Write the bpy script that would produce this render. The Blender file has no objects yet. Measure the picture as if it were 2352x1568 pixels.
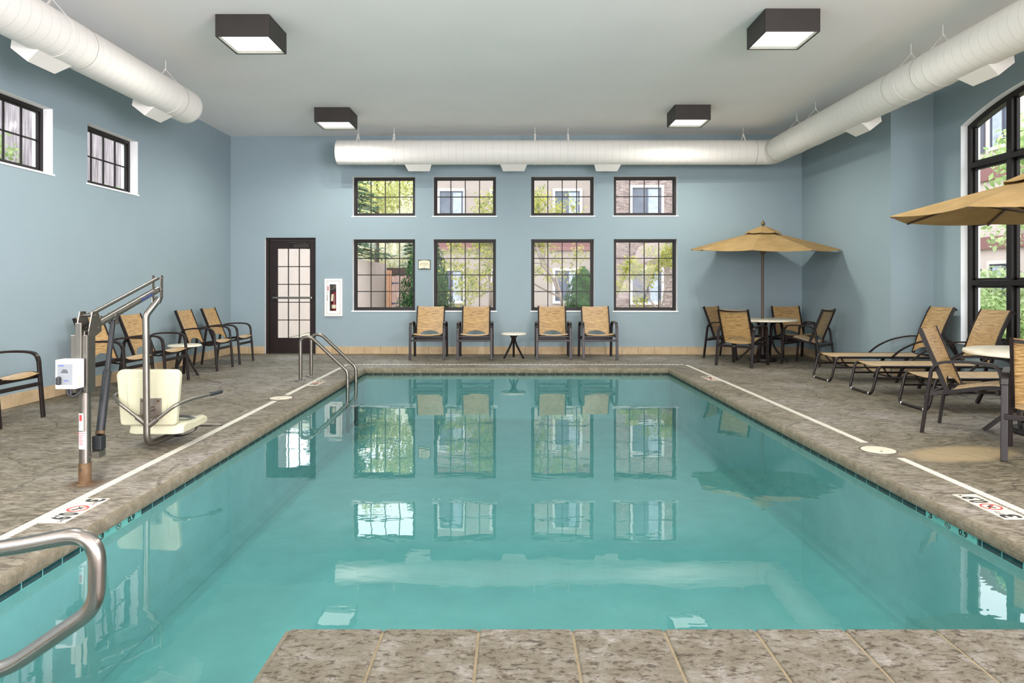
import bpy, bmesh, math, random
from math import sin, cos, pi, radians, atan2, sqrt
from mathutils import Vector, Matrix, Euler
random.seed(7)
SC = bpy.context.scene
COL = SC.collection

# ------------------------------------------------------------------ camera, sky, light, exposure
F = 1600.0                      # focal length in pixels of the 2352 px wide frame
HZ = 654.0                      # horizon row
EYE = 1.30
cd = bpy.data.cameras.new('camera'); cam = bpy.data.objects.new('camera', cd); COL.objects.link(cam)
cam.location = (0, 0, EYE); cam.rotation_euler = (pi/2, 0, 0)
cd.sensor_width = 36; cd.lens = 36*F/2352; cd.shift_x = 0; cd.shift_y = (HZ-784)/2352
cd.clip_start = 0.05; cd.clip_end = 300
SC.camera = cam
SC.view_settings.view_transform = 'Standard'; SC.view_settings.look = 'None'
SC.view_settings.gamma = 1; SC.view_settings.use_curve_mapping = False
SC.view_settings.exposure = 0.22
SKY = 3.7                       # overcast sky
LAMP = 46                     # ceiling lamp lenses
FILL_FRONT = 560.0                    # added fill light at an invented glazed wall behind the camera
w = bpy.data.worlds.new('sky'); SC.world = w; w.use_nodes = True
bgn = w.node_tree.nodes['Background']; bgn.inputs[0].default_value = (.90, .95, 1.0, 1); bgn.inputs[1].default_value = SKY

def area(name, loc, rot, sx, sy, power, col=(1, 1, 1)):
    l = bpy.data.lights.new(name, 'AREA'); l.shape = 'RECTANGLE'; l.size = sx; l.size_y = sy
    o = bpy.data.objects.new(name, l); COL.objects.link(o); o.location = loc; o.rotation_euler = rot
    l.color = col
    l.energy = power
    return o
YB = 13.065                      # back wall plane at x = 0
YAW = -0.0159                    # the back wall is very slightly turned
CEIL = 4.10
XL, XR, XA = -5.31, 5.40, 6.01   # left wall, right wall, alcove wall
YA0, YA1 = 5.57, 9.93            # alcove along the right wall
YF = -8.0                        # unseen wall behind the camera, its glazing added to carry fill light
FILL_SIDE = 1750.0                    # added fill light by an unseen side window, tilted up towards the ceiling
area('side_window_daylight', (XR-.52, -3.2, 1.9), (0, radians(112), 0), 2.6, 7.4, FILL_SIDE, (1, .90, .97))
area('glazed_wall_daylight', (0, YF+.55, 1.75), (radians(108), 0, 0), 9.6, 3.0, FILL_FRONT, (1, .905, .925))  # added area light, tilted up to brighten the ceiling
HIGH = 90.0                     # added fill light at each unseen high window, brightens the right wall
HIGHW = [(1.395, 2.565), (-.435, .735), (-2.265, -1.095), (-4.095, -2.925)]
for a, b in HIGHW: area('high_window_daylight', (XL+.03, (a+b)/2, 2.95), (0, radians(-90), 0), .74, 1.15, HIGH, (1, .95, .96))

# ------------------------------------------------------------------ mesh helpers
class MB:
    def __init__(s): s.v = []; s.f = []; s.m = []
    def add(s, vs, fs, mi=0):
        b = len(s.v); s.v += [tuple(p) for p in vs]; s.f += [tuple(b+i for i in f) for f in fs]; s.m += [mi]*len(fs); return s
    def quad(s, a, b, c, d, mi=0): return s.add([a, b, c, d], [(0, 1, 2, 3)], mi)
    def poly(s, pts, mi=0): return s.add(pts, [tuple(range(len(pts)))], mi)
    def box(s, lo, hi, mi=0, M=None):
        x0, y0, z0 = lo; x1, y1, z1 = hi
        vs = [(x0,y0,z0),(x1,y0,z0),(x1,y1,z0),(x0,y1,z0),(x0,y0,z1),(x1,y0,z1),(x1,y1,z1),(x0,y1,z1)]
        if M is not None: vs = [M @ Vector(p) for p in vs]
        return s.add(vs, [(0,3,2,1),(4,5,6,7),(0,1,5,4),(1,2,6,5),(2,3,7,6),(3,0,4,7)], mi)
    def sweep(s, path, ring, mi=0, closed=False, caps=True):
        """ring(i, t) -> list of points of the section at path[i]"""
        n = len(path); rings = []
        for i in range(n):
            a = path[(i-1) % n] if (i > 0 or closed) else path[i]
            b = path[(i+1) % n] if (i < n-1 or closed) else path[i]
            rings.append(ring(i, (Vector(b)-Vector(a)).normalized()))
        k = len(rings[0]); vs = [p for r in rings for p in r]; fs = []
        for i in range(n if closed else n-1):
            j = (i+1) % n
            for q in range(k): fs.append((i*k+q, i*k+(q+1) % k, j*k+(q+1) % k, j*k+q))
        if caps and not closed: fs.append(tuple(range(k-1, -1, -1))); fs.append(tuple((n-1)*k+q for q in range(k)))
        return s.add(vs, fs, mi)
    def tube(s, path, r, n=10, mi=0, closed=False):
        path = [Vector(p) for p in path]; N = len(path)
        t0 = (path[1]-path[0]).normalized(); ref = Vector((0, 0, 1)) if abs(t0.z) < .9 else Vector((1, 0, 0))
        st = {'u': (ref - t0*ref.dot(t0)).normalized()}
        def ring(i, t):
            u = st['u']; u = (u - t*u.dot(t)); u = u.normalized() if u.length > 1e-6 else t.orthogonal().normalized(); st['u'] = u
            v = t.cross(u); rr = r[i] if isinstance(r, (list, tuple)) else r
            return [path[i] + (u*cos(2*pi*q/n)+v*sin(2*pi*q/n))*rr for q in range(n)]
        return s.sweep(path, ring, mi, closed)
    def bar(s, path, lat, wl, h, mi=0):
        """flat bar: section wl along lat, h across"""
        path = [Vector(p) for p in path]; lat = Vector(lat).normalized()
        def ring(i, t):
            u = lat; v = t.cross(u).normalized()
            return [path[i]+u*a*wl/2+v*b*h/2 for a, b in ((-1,-1),(1,-1),(1,1),(-1,1))]
        return s.sweep(path, ring, mi)
    def lathe(s, prof, c=(0, 0, 0), n=32, mi=0, M=None):
        vs = []; fs = []; k = len(prof)
        for i in range(n):
            a = 2*pi*i/n
            for r, z in prof: vs.append(Vector((c[0]+r*cos(a), c[1]+r*sin(a), c[2]+z)))
        if M is not None: vs = [M @ p for p in vs]
        for i in range(n):
            j = (i+1) % n
            for q in range(k-1): fs.append((i*k+q, j*k+q, j*k+q+1, i*k+q+1))
        return s.add(vs, fs, mi)
    def disc(s, c, r, z0, z1, n=32, mi=0): return s.lathe([(0, z1), (r, z1), (r, z0), (0, z0)][::-1], c, n, mi)
    def sheet(s, g, th, mi=0):
        """closed thin shell round a grid g[i][j] of points"""
        nu, nv = len(g), len(g[0]); g = [[Vector(p) for p in r] for r in g]; top = []; bot = []
        for i in range(nu):
            for j in range(nv):
                du = g[min(i+1, nu-1)][j]-g[max(i-1, 0)][j]; dv = g[i][min(j+1, nv-1)]-g[i][max(j-1, 0)]
                nn = du.cross(dv); nn = nn.normalized() if nn.length > 1e-9 else Vector((0, 0, 1))
                top.append(g[i][j]+nn*th/2); bot.append(g[i][j]-nn*th/2)
        N = nu*nv; ix = lambda i, j: i*nv+j; fs = []
        for i in range(nu-1):
            for j in range(nv-1):
                fs.append((ix(i,j), ix(i+1,j), ix(i+1,j+1), ix(i,j+1))); fs.append(tuple(N+k for k in (ix(i,j), ix(i,j+1), ix(i+1,j+1), ix(i+1,j))))
        for i in range(nu-1):
            for j in (0, nv-1): fs.append((ix(i,j), ix(i+1,j), N+ix(i+1,j), N+ix(i,j)))
        for j in range(nv-1):
            for i in (0, nu-1): fs.append((ix(i,j), ix(i,j+1), N+ix(i,j+1), N+ix(i,j)))
        return s.add(top+bot, fs, mi)

def fillet(pts, r, seg=6):
    """round the corners of a polyline; r may be a number or one per inner point"""
    pts = [Vector(p) for p in pts]; out = [pts[0]]
    for i in range(1, len(pts)-1):
        rr = r[i-1] if isinstance(r, (list, tuple)) else r
        a, b, c = pts[i-1], pts[i], pts[i+1]; d0 = (a-b); d1 = (c-b)
        ang = d0.angle(d1); t = min(rr/max(math.tan(ang/2), 1e-3), d0.length*.49, d1.length*.49)
        p0 = b+d0.normalized()*t; p1 = b+d1.normalized()*t
        for k in range(seg+1):
            q = k/seg; out.append(p0*(1-q)**2+b*2*q*(1-q)+p1*q*q)
    out.append(pts[-1]); return out
def curve(pts, seg=6):
    """Catmull-Rom through the points"""
    P = [Vector(p) for p in pts]; P = [P[0]*2-P[1]]+P+[P[-1]*2-P[-2]]; out = []
    for i in range(1, len(P)-2):
        for k in range(seg):
            t = k/seg; a, b, c, d = P[i-1], P[i], P[i+1], P[i+2]
            out.append(.5*((2*b)+(c-a)*t+(2*a-5*b+4*c-d)*t*t+(3*b-a-3*c+d)*t**3))
    out.append(P[-2]); return out

def link(o, parent=None):
    COL.objects.link(o)
    if parent is not None: o.parent = parent
    return o
def obj(name, mb, mats, parent=None, smooth=None, bevel=0, recalc=True):
    me = bpy.data.meshes.new(name); me.from_pydata([tuple(p) for p in mb.v], [], mb.f)
    for m in (mats if isinstance(mats, (list, tuple)) else [mats]): me.materials.append(m)
    for p, mi in zip(me.polygons, mb.m): p.material_index = mi
    if recalc:
        bm = bmesh.new(); bm.from_mesh(me); bmesh.ops.recalc_face_normals(bm, faces=bm.faces); bm.to_mesh(me); bm.free()
    if smooth is not None:
        me.shade_smooth(); me.set_sharp_from_angle(angle=radians(smooth))
    me.update()
    o = link(bpy.data.objects.new(name, me), parent)
    if bevel:
        b = o.modifiers.new('bevel', 'BEVEL'); b.width = bevel; b.segments = 2; b.limit_method = 'ANGLE'; b.angle_limit = radians(40)
    return o
def tag(o, label=None, cat=None, group=None, kind=None):
    if label: o['label'] = label
    if cat: o['category'] = cat
    if group: o['group'] = group
    if kind: o['kind'] = kind
    return o
def empty(name, loc=(0, 0, 0), rz=0, label=None, cat=None, group=None, kind=None):
    o = bpy.data.objects.new(name, None); o.empty_display_size = .1; COL.objects.link(o)
    o.location = loc; o.rotation_euler = (0, 0, rz); return tag(o, label, cat, group, kind)
def children(o): return [c for c in bpy.data.objects if c.parent == o]
def copy_tree(o, parent=None):
    c = o.copy(); COL.objects.link(c)
    if parent is not None: c.parent = parent
    for ch in children(o): copy_tree(ch, c)
    return c
def at(px, py, Y):
    """point of the place at depth Y seen at a pixel of the photograph"""
    return Vector(((px-1176)*Y/F, Y, EYE-(py-HZ)*Y/F))
def text(name, s, size, mat, parent, M, ext=.0008, align='CENTER', bold=0):
    c = bpy.data.curves.new('letters', 'FONT'); c.body = s; c.size = size; c.align_x = align; c.align_y = 'CENTER'; c.extrude = ext; c.offset = bold
    c.resolution_u = 3
    t = bpy.data.objects.new('letters', c); me = bpy.data.meshes.new_from_object(t)
    bpy.data.objects.remove(t); bpy.data.curves.remove(c)
    me.name = name; me.materials.clear(); me.materials.append(mat); me.transform(M)
    return link(bpy.data.objects.new(name, me), parent)
def frame(o, x, y, z=None):
    x = Vector(x).normalized(); y = Vector(y).normalized(); z = x.cross(y)
    M = Matrix((x, y, z)).transposed().to_4x4(); M.translation = Vector(o); return M

# ------------------------------------------------------------------ materials
def srgb(r, g, b):
    f = lambda c: (c/255/12.92) if c/255 <= .04045 else ((c/255+.055)/1.055)**2.4
    return (f(r), f(g), f(b), 1)
def nodes(name):
    m = bpy.data.materials.new(name); m.use_nodes = True; nt = m.node_tree; return m, nt, nt.nodes['Principled BSDF'], nt.nodes['Material Output']
def N(nt, typ, **kw):
    n = nt.nodes.new(typ)
    for k, v in kw.items():
        if k in n.inputs: n.inputs[k].default_value = v
        else: setattr(n, k, v)
    return n
def L(nt, a, b): nt.links.new(a, b)
def ramp(nt, src, stops):
    r = nt.nodes.new('ShaderNodeValToRGB'); e = r.color_ramp.elements
    while len(e) < len(stops): e.new(.5)
    for i, (p, c) in enumerate(stops): e[i].position = p; e[i].color = c
    L(nt, src, r.inputs[0]); return r.outputs[0]
def mixc(nt, fac, a, b, typ='MIX'):
    n = nt.nodes.new('ShaderNodeMix'); n.data_type = 'RGBA'; n.blend_type = typ
    for i, v in ((0, fac), (6, a), (7, b)):
        if hasattr(v, 'links') or hasattr(v, 'is_linked'): L(nt, v, n.inputs[i])
        else: n.inputs[i].default_value = v
    return n.outputs[2]
def coord(nt, scale=(1, 1, 1), rot=(0, 0, 0), kind='Object'):
    tc = nt.nodes.new('ShaderNodeTexCoord'); mp = nt.nodes.new('ShaderNodeMapping'); mp.inputs['Scale'].default_value = scale; mp.inputs['Rotation'].default_value = rot
    L(nt, tc.outputs[kind], mp.inputs[0]); return mp.outputs[0]
def bump(nt, bs, h, strength=.3, dist=.01):
    b = N(nt, 'ShaderNodeBump', Strength=strength, Distance=dist); L(nt, h, b.inputs['Height']); L(nt, b.outputs[0], bs.inputs['Normal']); return b
def paint(name, c, rough=.5, metal=0, var=.06, scale=6, spec=.5, bmp=0, bscale=60, coat=0):
    m, nt, bs, out = nodes(name); bs.inputs['Roughness'].default_value = rough; bs.inputs['Metallic'].default_value = metal
    bs.inputs['Specular IOR Level'].default_value = spec; bs.inputs['Coat Weight'].default_value = coat
    n = N(nt, 'ShaderNodeTexNoise', Scale=scale, Detail=4); L(nt, coord(nt), n.inputs['Vector'])
    d = tuple(max(0, x*(1-var)) for x in c[:3])+(1,); l = tuple(min(1, x*(1+var)) for x in c[:3])+(1,)
    L(nt, ramp(nt, n.outputs[0], [(.3, d), (.7, l)]), bs.inputs['Base Color'])
    if bmp:
        n2 = N(nt, 'ShaderNodeTexNoise', Scale=bscale, Detail=3); L(nt, coord(nt), n2.inputs['Vector']); bump(nt, bs, n2.outputs[0], bmp, .004)
    return m
M = {}
M['wall'] = paint('wall_paint', srgb(141, 159, 165), .75, var=.015, scale=2, bmp=.12, bscale=180, spec=.25)
M['white_wall'] = paint('reveal_paint', srgb(232, 234, 234), .7, var=.01, spec=.25)
M['ceiling'] = paint('ceiling_paint', srgb(238, 236, 234), .9, var=.02, scale=1.2, bmp=.15, bscale=150, spec=.15)
M['bronze'] = paint('dark_bronze', srgb(22, 17, 16), .45, .0, .08, spec=.35)
M['door'] = paint('door_bronze', srgb(31, 21, 20), .45, .0, .08, spec=.35)
M['chair_frame'] = paint('brown_powder_coat', srgb(27, 19, 18), .36, .0, .08, spec=.4)
M['white_plastic'] = paint('white_plastic', srgb(215, 215, 214), .4, 0, .015)
M['white_metal'] = paint('white_enamel', srgb(232, 232, 226), .4, 0, .015)
M['cream'] = paint('cream_plastic', srgb(180, 179, 152), .42, 0, .05, 5)
M['ivory_top'] = paint('ivory_resin', srgb(228, 222, 200), .35, 0, .07, 22)
M['black'] = paint('black_rubber', srgb(36, 38, 40), .5, 0, .1)
M['actuator'] = paint('actuator_black', srgb(26, 29, 31), .5, .1, .2, 14)
M['steel'] = paint('brushed_steel', srgb(142, 137, 130), .22, .95, .06, 9)
M['tube_steel'] = paint('satin_steel', srgb(122, 118, 110), .32, .9, .08, 12)
M['plate_steel'] = paint('dull_steel_plate', srgb(128, 120, 110), .42, .6, .12, 10)
M['grey_panel'] = paint('grey_label', srgb(125, 130, 134), .5)
M['blue_ink'] = paint('blue_ink', srgb(60, 80, 150), .5)
M['ink'] = paint('black_ink', srgb(40, 42, 46), .6)
M['red_ink'] = paint('red_ink', srgb(175, 55, 55), .55)
M['red'] = paint('extinguisher_red', srgb(110, 26, 24), .3)
M['sign_cream'] = paint('sign_cream', srgb(225, 215, 185), .5)
M['sign_dark'] = paint('sign_dark', srgb(60, 52, 40), .4)
M['drain_dark'] = paint('gap_shadow', srgb(70, 62, 48), .8)
M['lid'] = paint('skimmer_cream', srgb(206, 197, 176), .5, 0, .04)
M['tile_aqua'] = paint('pale_marker_tile', srgb(205, 225, 215), .2, 0, .05)
M['fixture'] = paint('fixture_bronze', srgb(44, 40, 37), .5, .2, .12, 4)
M['reflector'] = paint('lamp_reflector', srgb(150, 152, 140), .6)
M['duct'] = None
M['stucco'] = paint('beige_stucco', srgb(168, 156, 149), .9, 0, .05, 3, .1, .3, 80)
M['stucco_white'] = paint('white_stucco', srgb(206, 192, 186), .9, 0, .04, 3, .1)
M['maroon'] = paint('maroon_trim', srgb(140, 100, 98), .7)
M['trim_white'] = paint('white_trim', srgb(218, 212, 206), .6)
M['win_dark'] = paint('far_window_glass', srgb(92, 98, 112), .08, 0, .25, 2)
M['curtain'] = paint('pale_curtain', srgb(170, 178, 190), .8, 0, .2, 5)
M['grey_rail'] = paint('grey_railing', srgb(96, 98, 112), .5)
M['orange_wood'] = paint('cedar_post', srgb(160, 118, 92), .8, 0, .12, 12)
M['hinge'] = paint('hinge_iron', srgb(60, 62, 80), .5, .4)
M['bark'] = paint('pale_bark', srgb(165, 150, 142), .9, 0, .2, 10)
M['bark_dark'] = paint('dark_bark', srgb(90, 75, 68), .9, 0, .2, 10)
M['soil'] = paint('pale_ground', srgb(176, 172, 152), .95, 0, .3, 3)
M['pole'] = paint('umbrella_pole', srgb(84, 62, 48), .4, 0, .1)
M['olive_hub'] = paint('olive_finial', srgb(92, 80, 46), .45)

def wood(name, c0, c1, sx=1, axis='Z', plank=0):
    m, nt, bs, out = nodes(name); bs.inputs['Roughness'].default_value = .9; bs.inputs['Specular IOR Level'].default_value = .1
    sc = {'Z': (14, 14, 1.2), 'X': (1.2, 14, 14)}[axis]
    n = N(nt, 'ShaderNodeTexNoise', Scale=1.5*sx, Detail=6, Roughness=.65); L(nt, coord(nt, sc), n.inputs['Vector'])
    L(nt, ramp(nt, n.outputs[0], [(.3, c0), (.7, c1)]), bs.inputs['Base Color']); bump(nt, bs, n.outputs[0], .4, .01)
    return m
M['grey_wood'] = wood('weathered_fence_wood', srgb(128, 118, 122), srgb(196, 186, 190))
M['brown_wood'] = wood('brown_gate_wood', srgb(130, 105, 98), srgb(188, 160, 150))

def leafmat(name, c0, c1):
    m, nt, bs, out = nodes(name); bs.inputs['Roughness'].default_value = .6; bs.inputs['Specular IOR Level'].default_value = .3
    oi = nt.nodes.new('ShaderNodeNewGeometry'); r = ramp(nt, oi.outputs['Random Per Island'], [(0, c0), (1, c1)])
    L(nt, r, bs.inputs['Base Color'])
    tr = nt.nodes.new('ShaderNodeBsdfTranslucent'); L(nt, r, tr.inputs[0]); mx = nt.nodes.new('ShaderNodeMixShader'); mx.inputs[0].default_value = .4
    L(nt, bs.outputs[0], mx.inputs[1]); L(nt, tr.outputs[0], mx.inputs[2]); L(nt, mx.outputs[0], out.inputs[0]); return m
M['leaf_green'] = leafmat('fresh_green_leaves', srgb(130, 160, 95), srgb(205, 220, 160))
M['leaf_yellow'] = leafmat('yellow_green_leaves', srgb(172, 184, 110), srgb(236, 230, 172))
M['leaf_sparse'] = leafmat('autumn_leaves', srgb(130, 150, 85), srgb(215, 205, 110))
M['leaf_thuja'] = leafmat('thuja_green', srgb(44, 82, 44), srgb(96, 140, 78))
M['leaf_spruce'] = leafmat('spruce_blue_green', srgb(70, 105, 85), srgb(150, 178, 150))
M['leaf_grass'] = leafmat('dry_grass', srgb(150, 150, 105), srgb(220, 212, 175))
M['leaf_bush'] = leafmat('bush_leaves', srgb(140, 165, 110), srgb(220, 230, 185))

# steel with rust at the foot is given by height in the post's own material
def rust_mat():
    m, nt, bs, out = nodes('rusty_socket'); bs.inputs['Metallic'].default_value = .35; bs.inputs['Roughness'].default_value = .6
    n = N(nt, 'ShaderNodeTexNoise', Scale=14, Detail=6); L(nt, coord(nt, (1, 1, .5)), n.inputs['Vector'])
    L(nt, ramp(nt, n.outputs[0], [(.3, srgb(58, 38, 24)), (.5, srgb(94, 72, 46)), (.72, srgb(116, 96, 70))]), bs.inputs['Base Color']); return m
M['rust'] = rust_mat()
def sling_mat():
    m, nt, bs, out = nodes('woven_wheat_sling'); bs.inputs['Roughness'].default_value = .4; bs.inputs['Specular IOR Level'].default_value = .8; bs.inputs['Sheen Weight'].default_value = .4; bs.inputs['Sheen Tint'].default_value = (1, .86, .62, 1); bs.inputs['Sheen Roughness'].default_value = .35
    n = N(nt, 'ShaderNodeTexNoise', Scale=1.0, Detail=2, Roughness=.6)
    L(nt, coord(nt, (120, 6, 120)), n.inputs['Vector'])
    c = ramp(nt, n.outputs[0], [(.30, srgb(104, 76, 42)), (.45, srgb(166, 132, 80)), (.68, srgb(194, 162, 108))])
    wv = N(nt, 'ShaderNodeTexWave', Scale=38.0, Distortion=.6); wv.bands_direction = 'DIAGONAL'; L(nt, coord(nt, (1, 0, 1)), wv.inputs['Vector'])
    c2 = mixc(nt, .32, c, ramp(nt, wv.outputs[0], [(0, srgb(120, 96, 70)), (.45, (1, 1, 1, 1))]), 'MULTIPLY')
    L(nt, c2, bs.inputs['Base Color']); bump(nt, bs, n.outputs[0], .12, .001); return m
M['sling'] = sling_mat()
def canopy_mat():
    m, nt, bs, out = nodes('khaki_canvas'); bs.inputs['Roughness'].default_value = .85; bs.inputs['Specular IOR Level'].default_value = .15
    n = N(nt, 'ShaderNodeTexNoise', Scale=5, Detail=5); L(nt, coord(nt), n.inputs['Vector'])
    c = ramp(nt, n.outputs[0], [(.3, srgb(158, 132, 88)), (.7, srgb(175, 148, 102))]); L(nt, c, bs.inputs['Base Color'])
    tr = nt.nodes.new('ShaderNodeBsdfTranslucent'); L(nt, c, tr.inputs[0]); mx = nt.nodes.new('ShaderNodeMixShader'); mx.inputs[0].default_value = .18
    L(nt, bs.outputs[0], mx.inputs[1]); L(nt, tr.outputs[0], mx.inputs[2]); L(nt, mx.outputs[0], out.inputs[0]); return m
M['canopy'] = canopy_mat()
def duct_mat(name, axis):
    m, nt, bs, out = nodes(name); bs.inputs['Roughness'].default_value = .55; bs.inputs['Base Color'].default_value = srgb(226, 224, 217)
    wv = N(nt, 'ShaderNodeTexWave', Scale=2.4, Distortion=0.0); wv.wave_profile = 'SIN'; wv.bands_direction = axis
    tc = nt.nodes.new('ShaderNodeTexCoord'); sp = nt.nodes.new('ShaderNodeSeparateXYZ'); L(nt, tc.outputs['Object'], sp.inputs[0])
    mp = coord(nt); L(nt, mp, wv.inputs['Vector'])
    r = ramp(nt, wv.outputs[0], [(.0, (0, 0, 0, 1)), (.985, (0, 0, 0, 1)), (.995, (1, 1, 1, 1))])
    c = mixc(nt, r, srgb(228, 226, 219), srgb(217, 215, 208)); L(nt, c, bs.inputs['Base Color']); bump(nt, bs, r, .3, .004); return m
M['duct'] = duct_mat('spiral_duct_along_depth', 'Y'); M['duct_x'] = duct_mat('spiral_duct_across', 'X')
M['duct_plain'] = paint('duct_white', srgb(226, 224, 217), .55, 0, .015)
def floor_mat():
    m, nt, bs, out = nodes('stamped_concrete'); bs.inputs['Specular IOR Level'].default_value = .45
    co = coord(nt)
    big = N(nt, 'ShaderNodeTexNoise', Scale=.7, Detail=5, Roughness=.6); L(nt, co, big.inputs['Vector'])
    mid = N(nt, 'ShaderNodeTexNoise', Scale=4.5, Detail=8, Roughness=.68, Distortion=1.2); L(nt, co, mid.inputs['Vector'])
    fine = N(nt, 'ShaderNodeTexNoise', Scale=22, Detail=8, Roughness=.74, Distortion=1.1); L(nt, coord(nt, (.5, 1.2, 1), (0, 0, .12)), fine.inputs['Vector'])
    c = ramp(nt, big.outputs[0], [(.34, srgb(108, 101, 80)), (.5, srgb(132, 125, 108)), (.66, srgb(154, 148, 139))])
    c = mixc(nt, .75, c, ramp(nt, mid.outputs[0], [(.28, srgb(128, 120, 112)), (.52, (1, 1, 1, 1)), (.75, (1, 1, 1, 1))]), 'MULTIPLY')
    c = mixc(nt, .8, c, ramp(nt, fine.outputs[0], [(.34, srgb(74, 66, 60)), (.44, srgb(188, 182, 176)), (.53, (1, 1, 1, 1)), (.66, (1.0, 1.0, 1.0, 1))]), 'MULTIPLY')
    # stamped seams
    dn = N(nt, 'ShaderNodeTexNoise', Scale=1.3, Detail=4); L(nt, co, dn.inputs['Vector'])
    av = nt.nodes.new('ShaderNodeVectorMath'); av.operation = 'MULTIPLY_ADD'; L(nt, dn.outputs['Color'], av.inputs[0]); av.inputs[1].default_value = (.7, .7, 0); L(nt, co, av.inputs[2])
    vo = N(nt, 'ShaderNodeTexVoronoi', Scale=1.25); vo.feature = 'DISTANCE_TO_EDGE'; L(nt, av.outputs[0], vo.inputs['Vector'])
    seam = ramp(nt, vo.outputs[0], [(0, (0, 0, 0, 1)), (.007, (.25, .25, .25, 1)), (.016, (1, 1, 1, 1))])
    brk = ramp(nt, mid.outputs[0], [(.45, (0, 0, 0, 1)), (.56, (1, 1, 1, 1))])
    seam2 = mixc(nt, brk, (1, 1, 1, 1), seam)
    hi = ramp(nt, fine.outputs[0], [(.55, (0, 0, 0, 1)), (.72, (1, 1, 1, 1))]); c = mixc(nt, .30, c, mixc(nt, hi, c, srgb(206, 202, 194)))
    c = mixc(nt, .55, c, seam2, 'MULTIPLY')
    # sawn control joints
    sp = nt.nodes.new('ShaderNodeSeparateXYZ'); L(nt, co, sp.inputs[0])
    def joint(sock, pos, lo=None):
        a = N(nt, 'ShaderNodeMath', operation='SUBTRACT'); L(nt, sock, a.inputs[0]); a.inputs[1].default_value = pos
        b = N(nt, 'ShaderNodeMath', operation='ABSOLUTE'); L(nt, a.outputs[0], b.inputs[0])
        return ramp(nt, b.outputs[0], [(0, (.3, .3, .3, 1)), (.004, (.4, .4, .4, 1)), (.008, (1, 1, 1, 1))])
    for s, p in ((sp.outputs[1], 6.62), (sp.outputs[1], 3.1), (sp.outputs[1], 11.36), (sp.outputs[0], -2.66), (sp.outputs[0], 2.9)):
        c = mixc(nt, .5, c, joint(s, p), 'MULTIPLY')
    # tan patch in the right deck, rust ring round the lift socket
    def blob(cx, cy, sx, sy, r0, r1, rot=0):
        mp = nt.nodes.new('ShaderNodeMapping'); mp.vector_type = 'TEXTURE'; mp.inputs['Location'].default_value = (cx, cy, 0); mp.inputs['Scale'].default_value = (sx, sy, 1); mp.inputs['Rotation'].default_value = (0, 0, rot)
        L(nt, co, mp.inputs[0]); ad = nt.nodes.new('ShaderNodeVectorMath'); ad.operation = 'MULTIPLY_ADD'; L(nt, mid.outputs['Color'], ad.inputs[0]); ad.inputs[1].default_value = (.35, .35, 0); L(nt, mp.outputs[0], ad.inputs[2])
        ln = nt.nodes.new('ShaderNodeVectorMath'); ln.operation = 'LENGTH'; L(nt, ad.outputs[0], ln.inputs[0])
        return ramp(nt, ln.outputs['Value'], [(r0, (1, 1, 1, 1)), (r1, (0, 0, 0, 1))])
    c = mixc(nt, blob(3.54, 5.44, .60, .27, .62, .95, .3), c, srgb(150, 134, 102))
    c = mixc(nt, blob(-2.767, 4.585, .15, .15, .45, .95), c, srgb(92, 72, 50))
    L(nt, c, bs.inputs['Base Color'])
    L(nt, ramp(nt, mid.outputs[0], [(.3, (.62, .62, .62, 1)), (.7, (.42, .42, .42, 1))]), bs.inputs['Roughness'])
    h = mixc(nt, .5, fine.outputs[0], mid.outputs[0]); h = mixc(nt, .8, h, seam2, 'MULTIPLY'); bump(nt, bs, h, .7, .03)
    return m
M['floor'] = floor_mat()
def stone_mat(name, pal, scale=7, b=.6, pits=True):
    m, nt, bs, out = nodes(name); bs.inputs['Roughness'].default_value = .75; bs.inputs['Specular IOR Level'].default_value = .3
    co = coord(nt)
    a = N(nt, 'ShaderNodeTexNoise', Scale=scale, Detail=9, Roughness=.72, Distortion=.25); L(nt, co, a.inputs['Vector'])
    d = N(nt, 'ShaderNodeTexNoise', Scale=scale*4.2, Detail=8, Roughness=.7, Distortion=.5); L(nt, coord(nt, (.8, 1.3, 1)), d.inputs['Vector'])
    c = ramp(nt, a.outputs[0], [(.28, pal[0]), (.5, pal[1]), (.72, pal[2])])
    if pits: c = mixc(nt, .85, c, ramp(nt, d.outputs[0], [(.33, srgb(84, 72, 62)), (.42, srgb(178, 168, 154)), (.48, (1, 1, 1, 1)), (.62, (1, 1, 1, 1))]), 'MULTIPLY')
    L(nt, c, bs.inputs['Base Color']); h = mixc(nt, .5, a.outputs[0], d.outputs[0]); bump(nt, bs, h, b, .03); return m
M['slab'] = stone_mat('pitted_coping_stone', (srgb(94, 88, 70), srgb(113, 108, 93), srgb(146, 143, 135)), 8, 1.2)
M['coping'] = stone_mat('sandstone_coping', (srgb(108, 100, 80), srgb(134, 126, 105), srgb(158, 150, 132)), 14, 1.2, False)
M['base_tile'] = stone_mat('tan_base_tile', (srgb(172, 148, 112), srgb(184, 162, 128), srgb(196, 176, 146)), 5, .1, False)
M['plaster'] = stone_mat('pool_plaster', (srgb(168, 178, 174), srgb(178, 188, 184), srgb(188, 196, 192)), 3, .02, False)
M['pool_tile'] = stone_mat('dark_slate_tile', (srgb(34, 52, 62), srgb(52, 74, 82), srgb(74, 96, 100)), 12, .15, False)
M['joint'] = paint('stone_joint', srgb(112, 102, 78), .9, 0, .15, 20)
M['grout'] = paint('pale_grout', srgb(200, 220, 215), .7)
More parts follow.
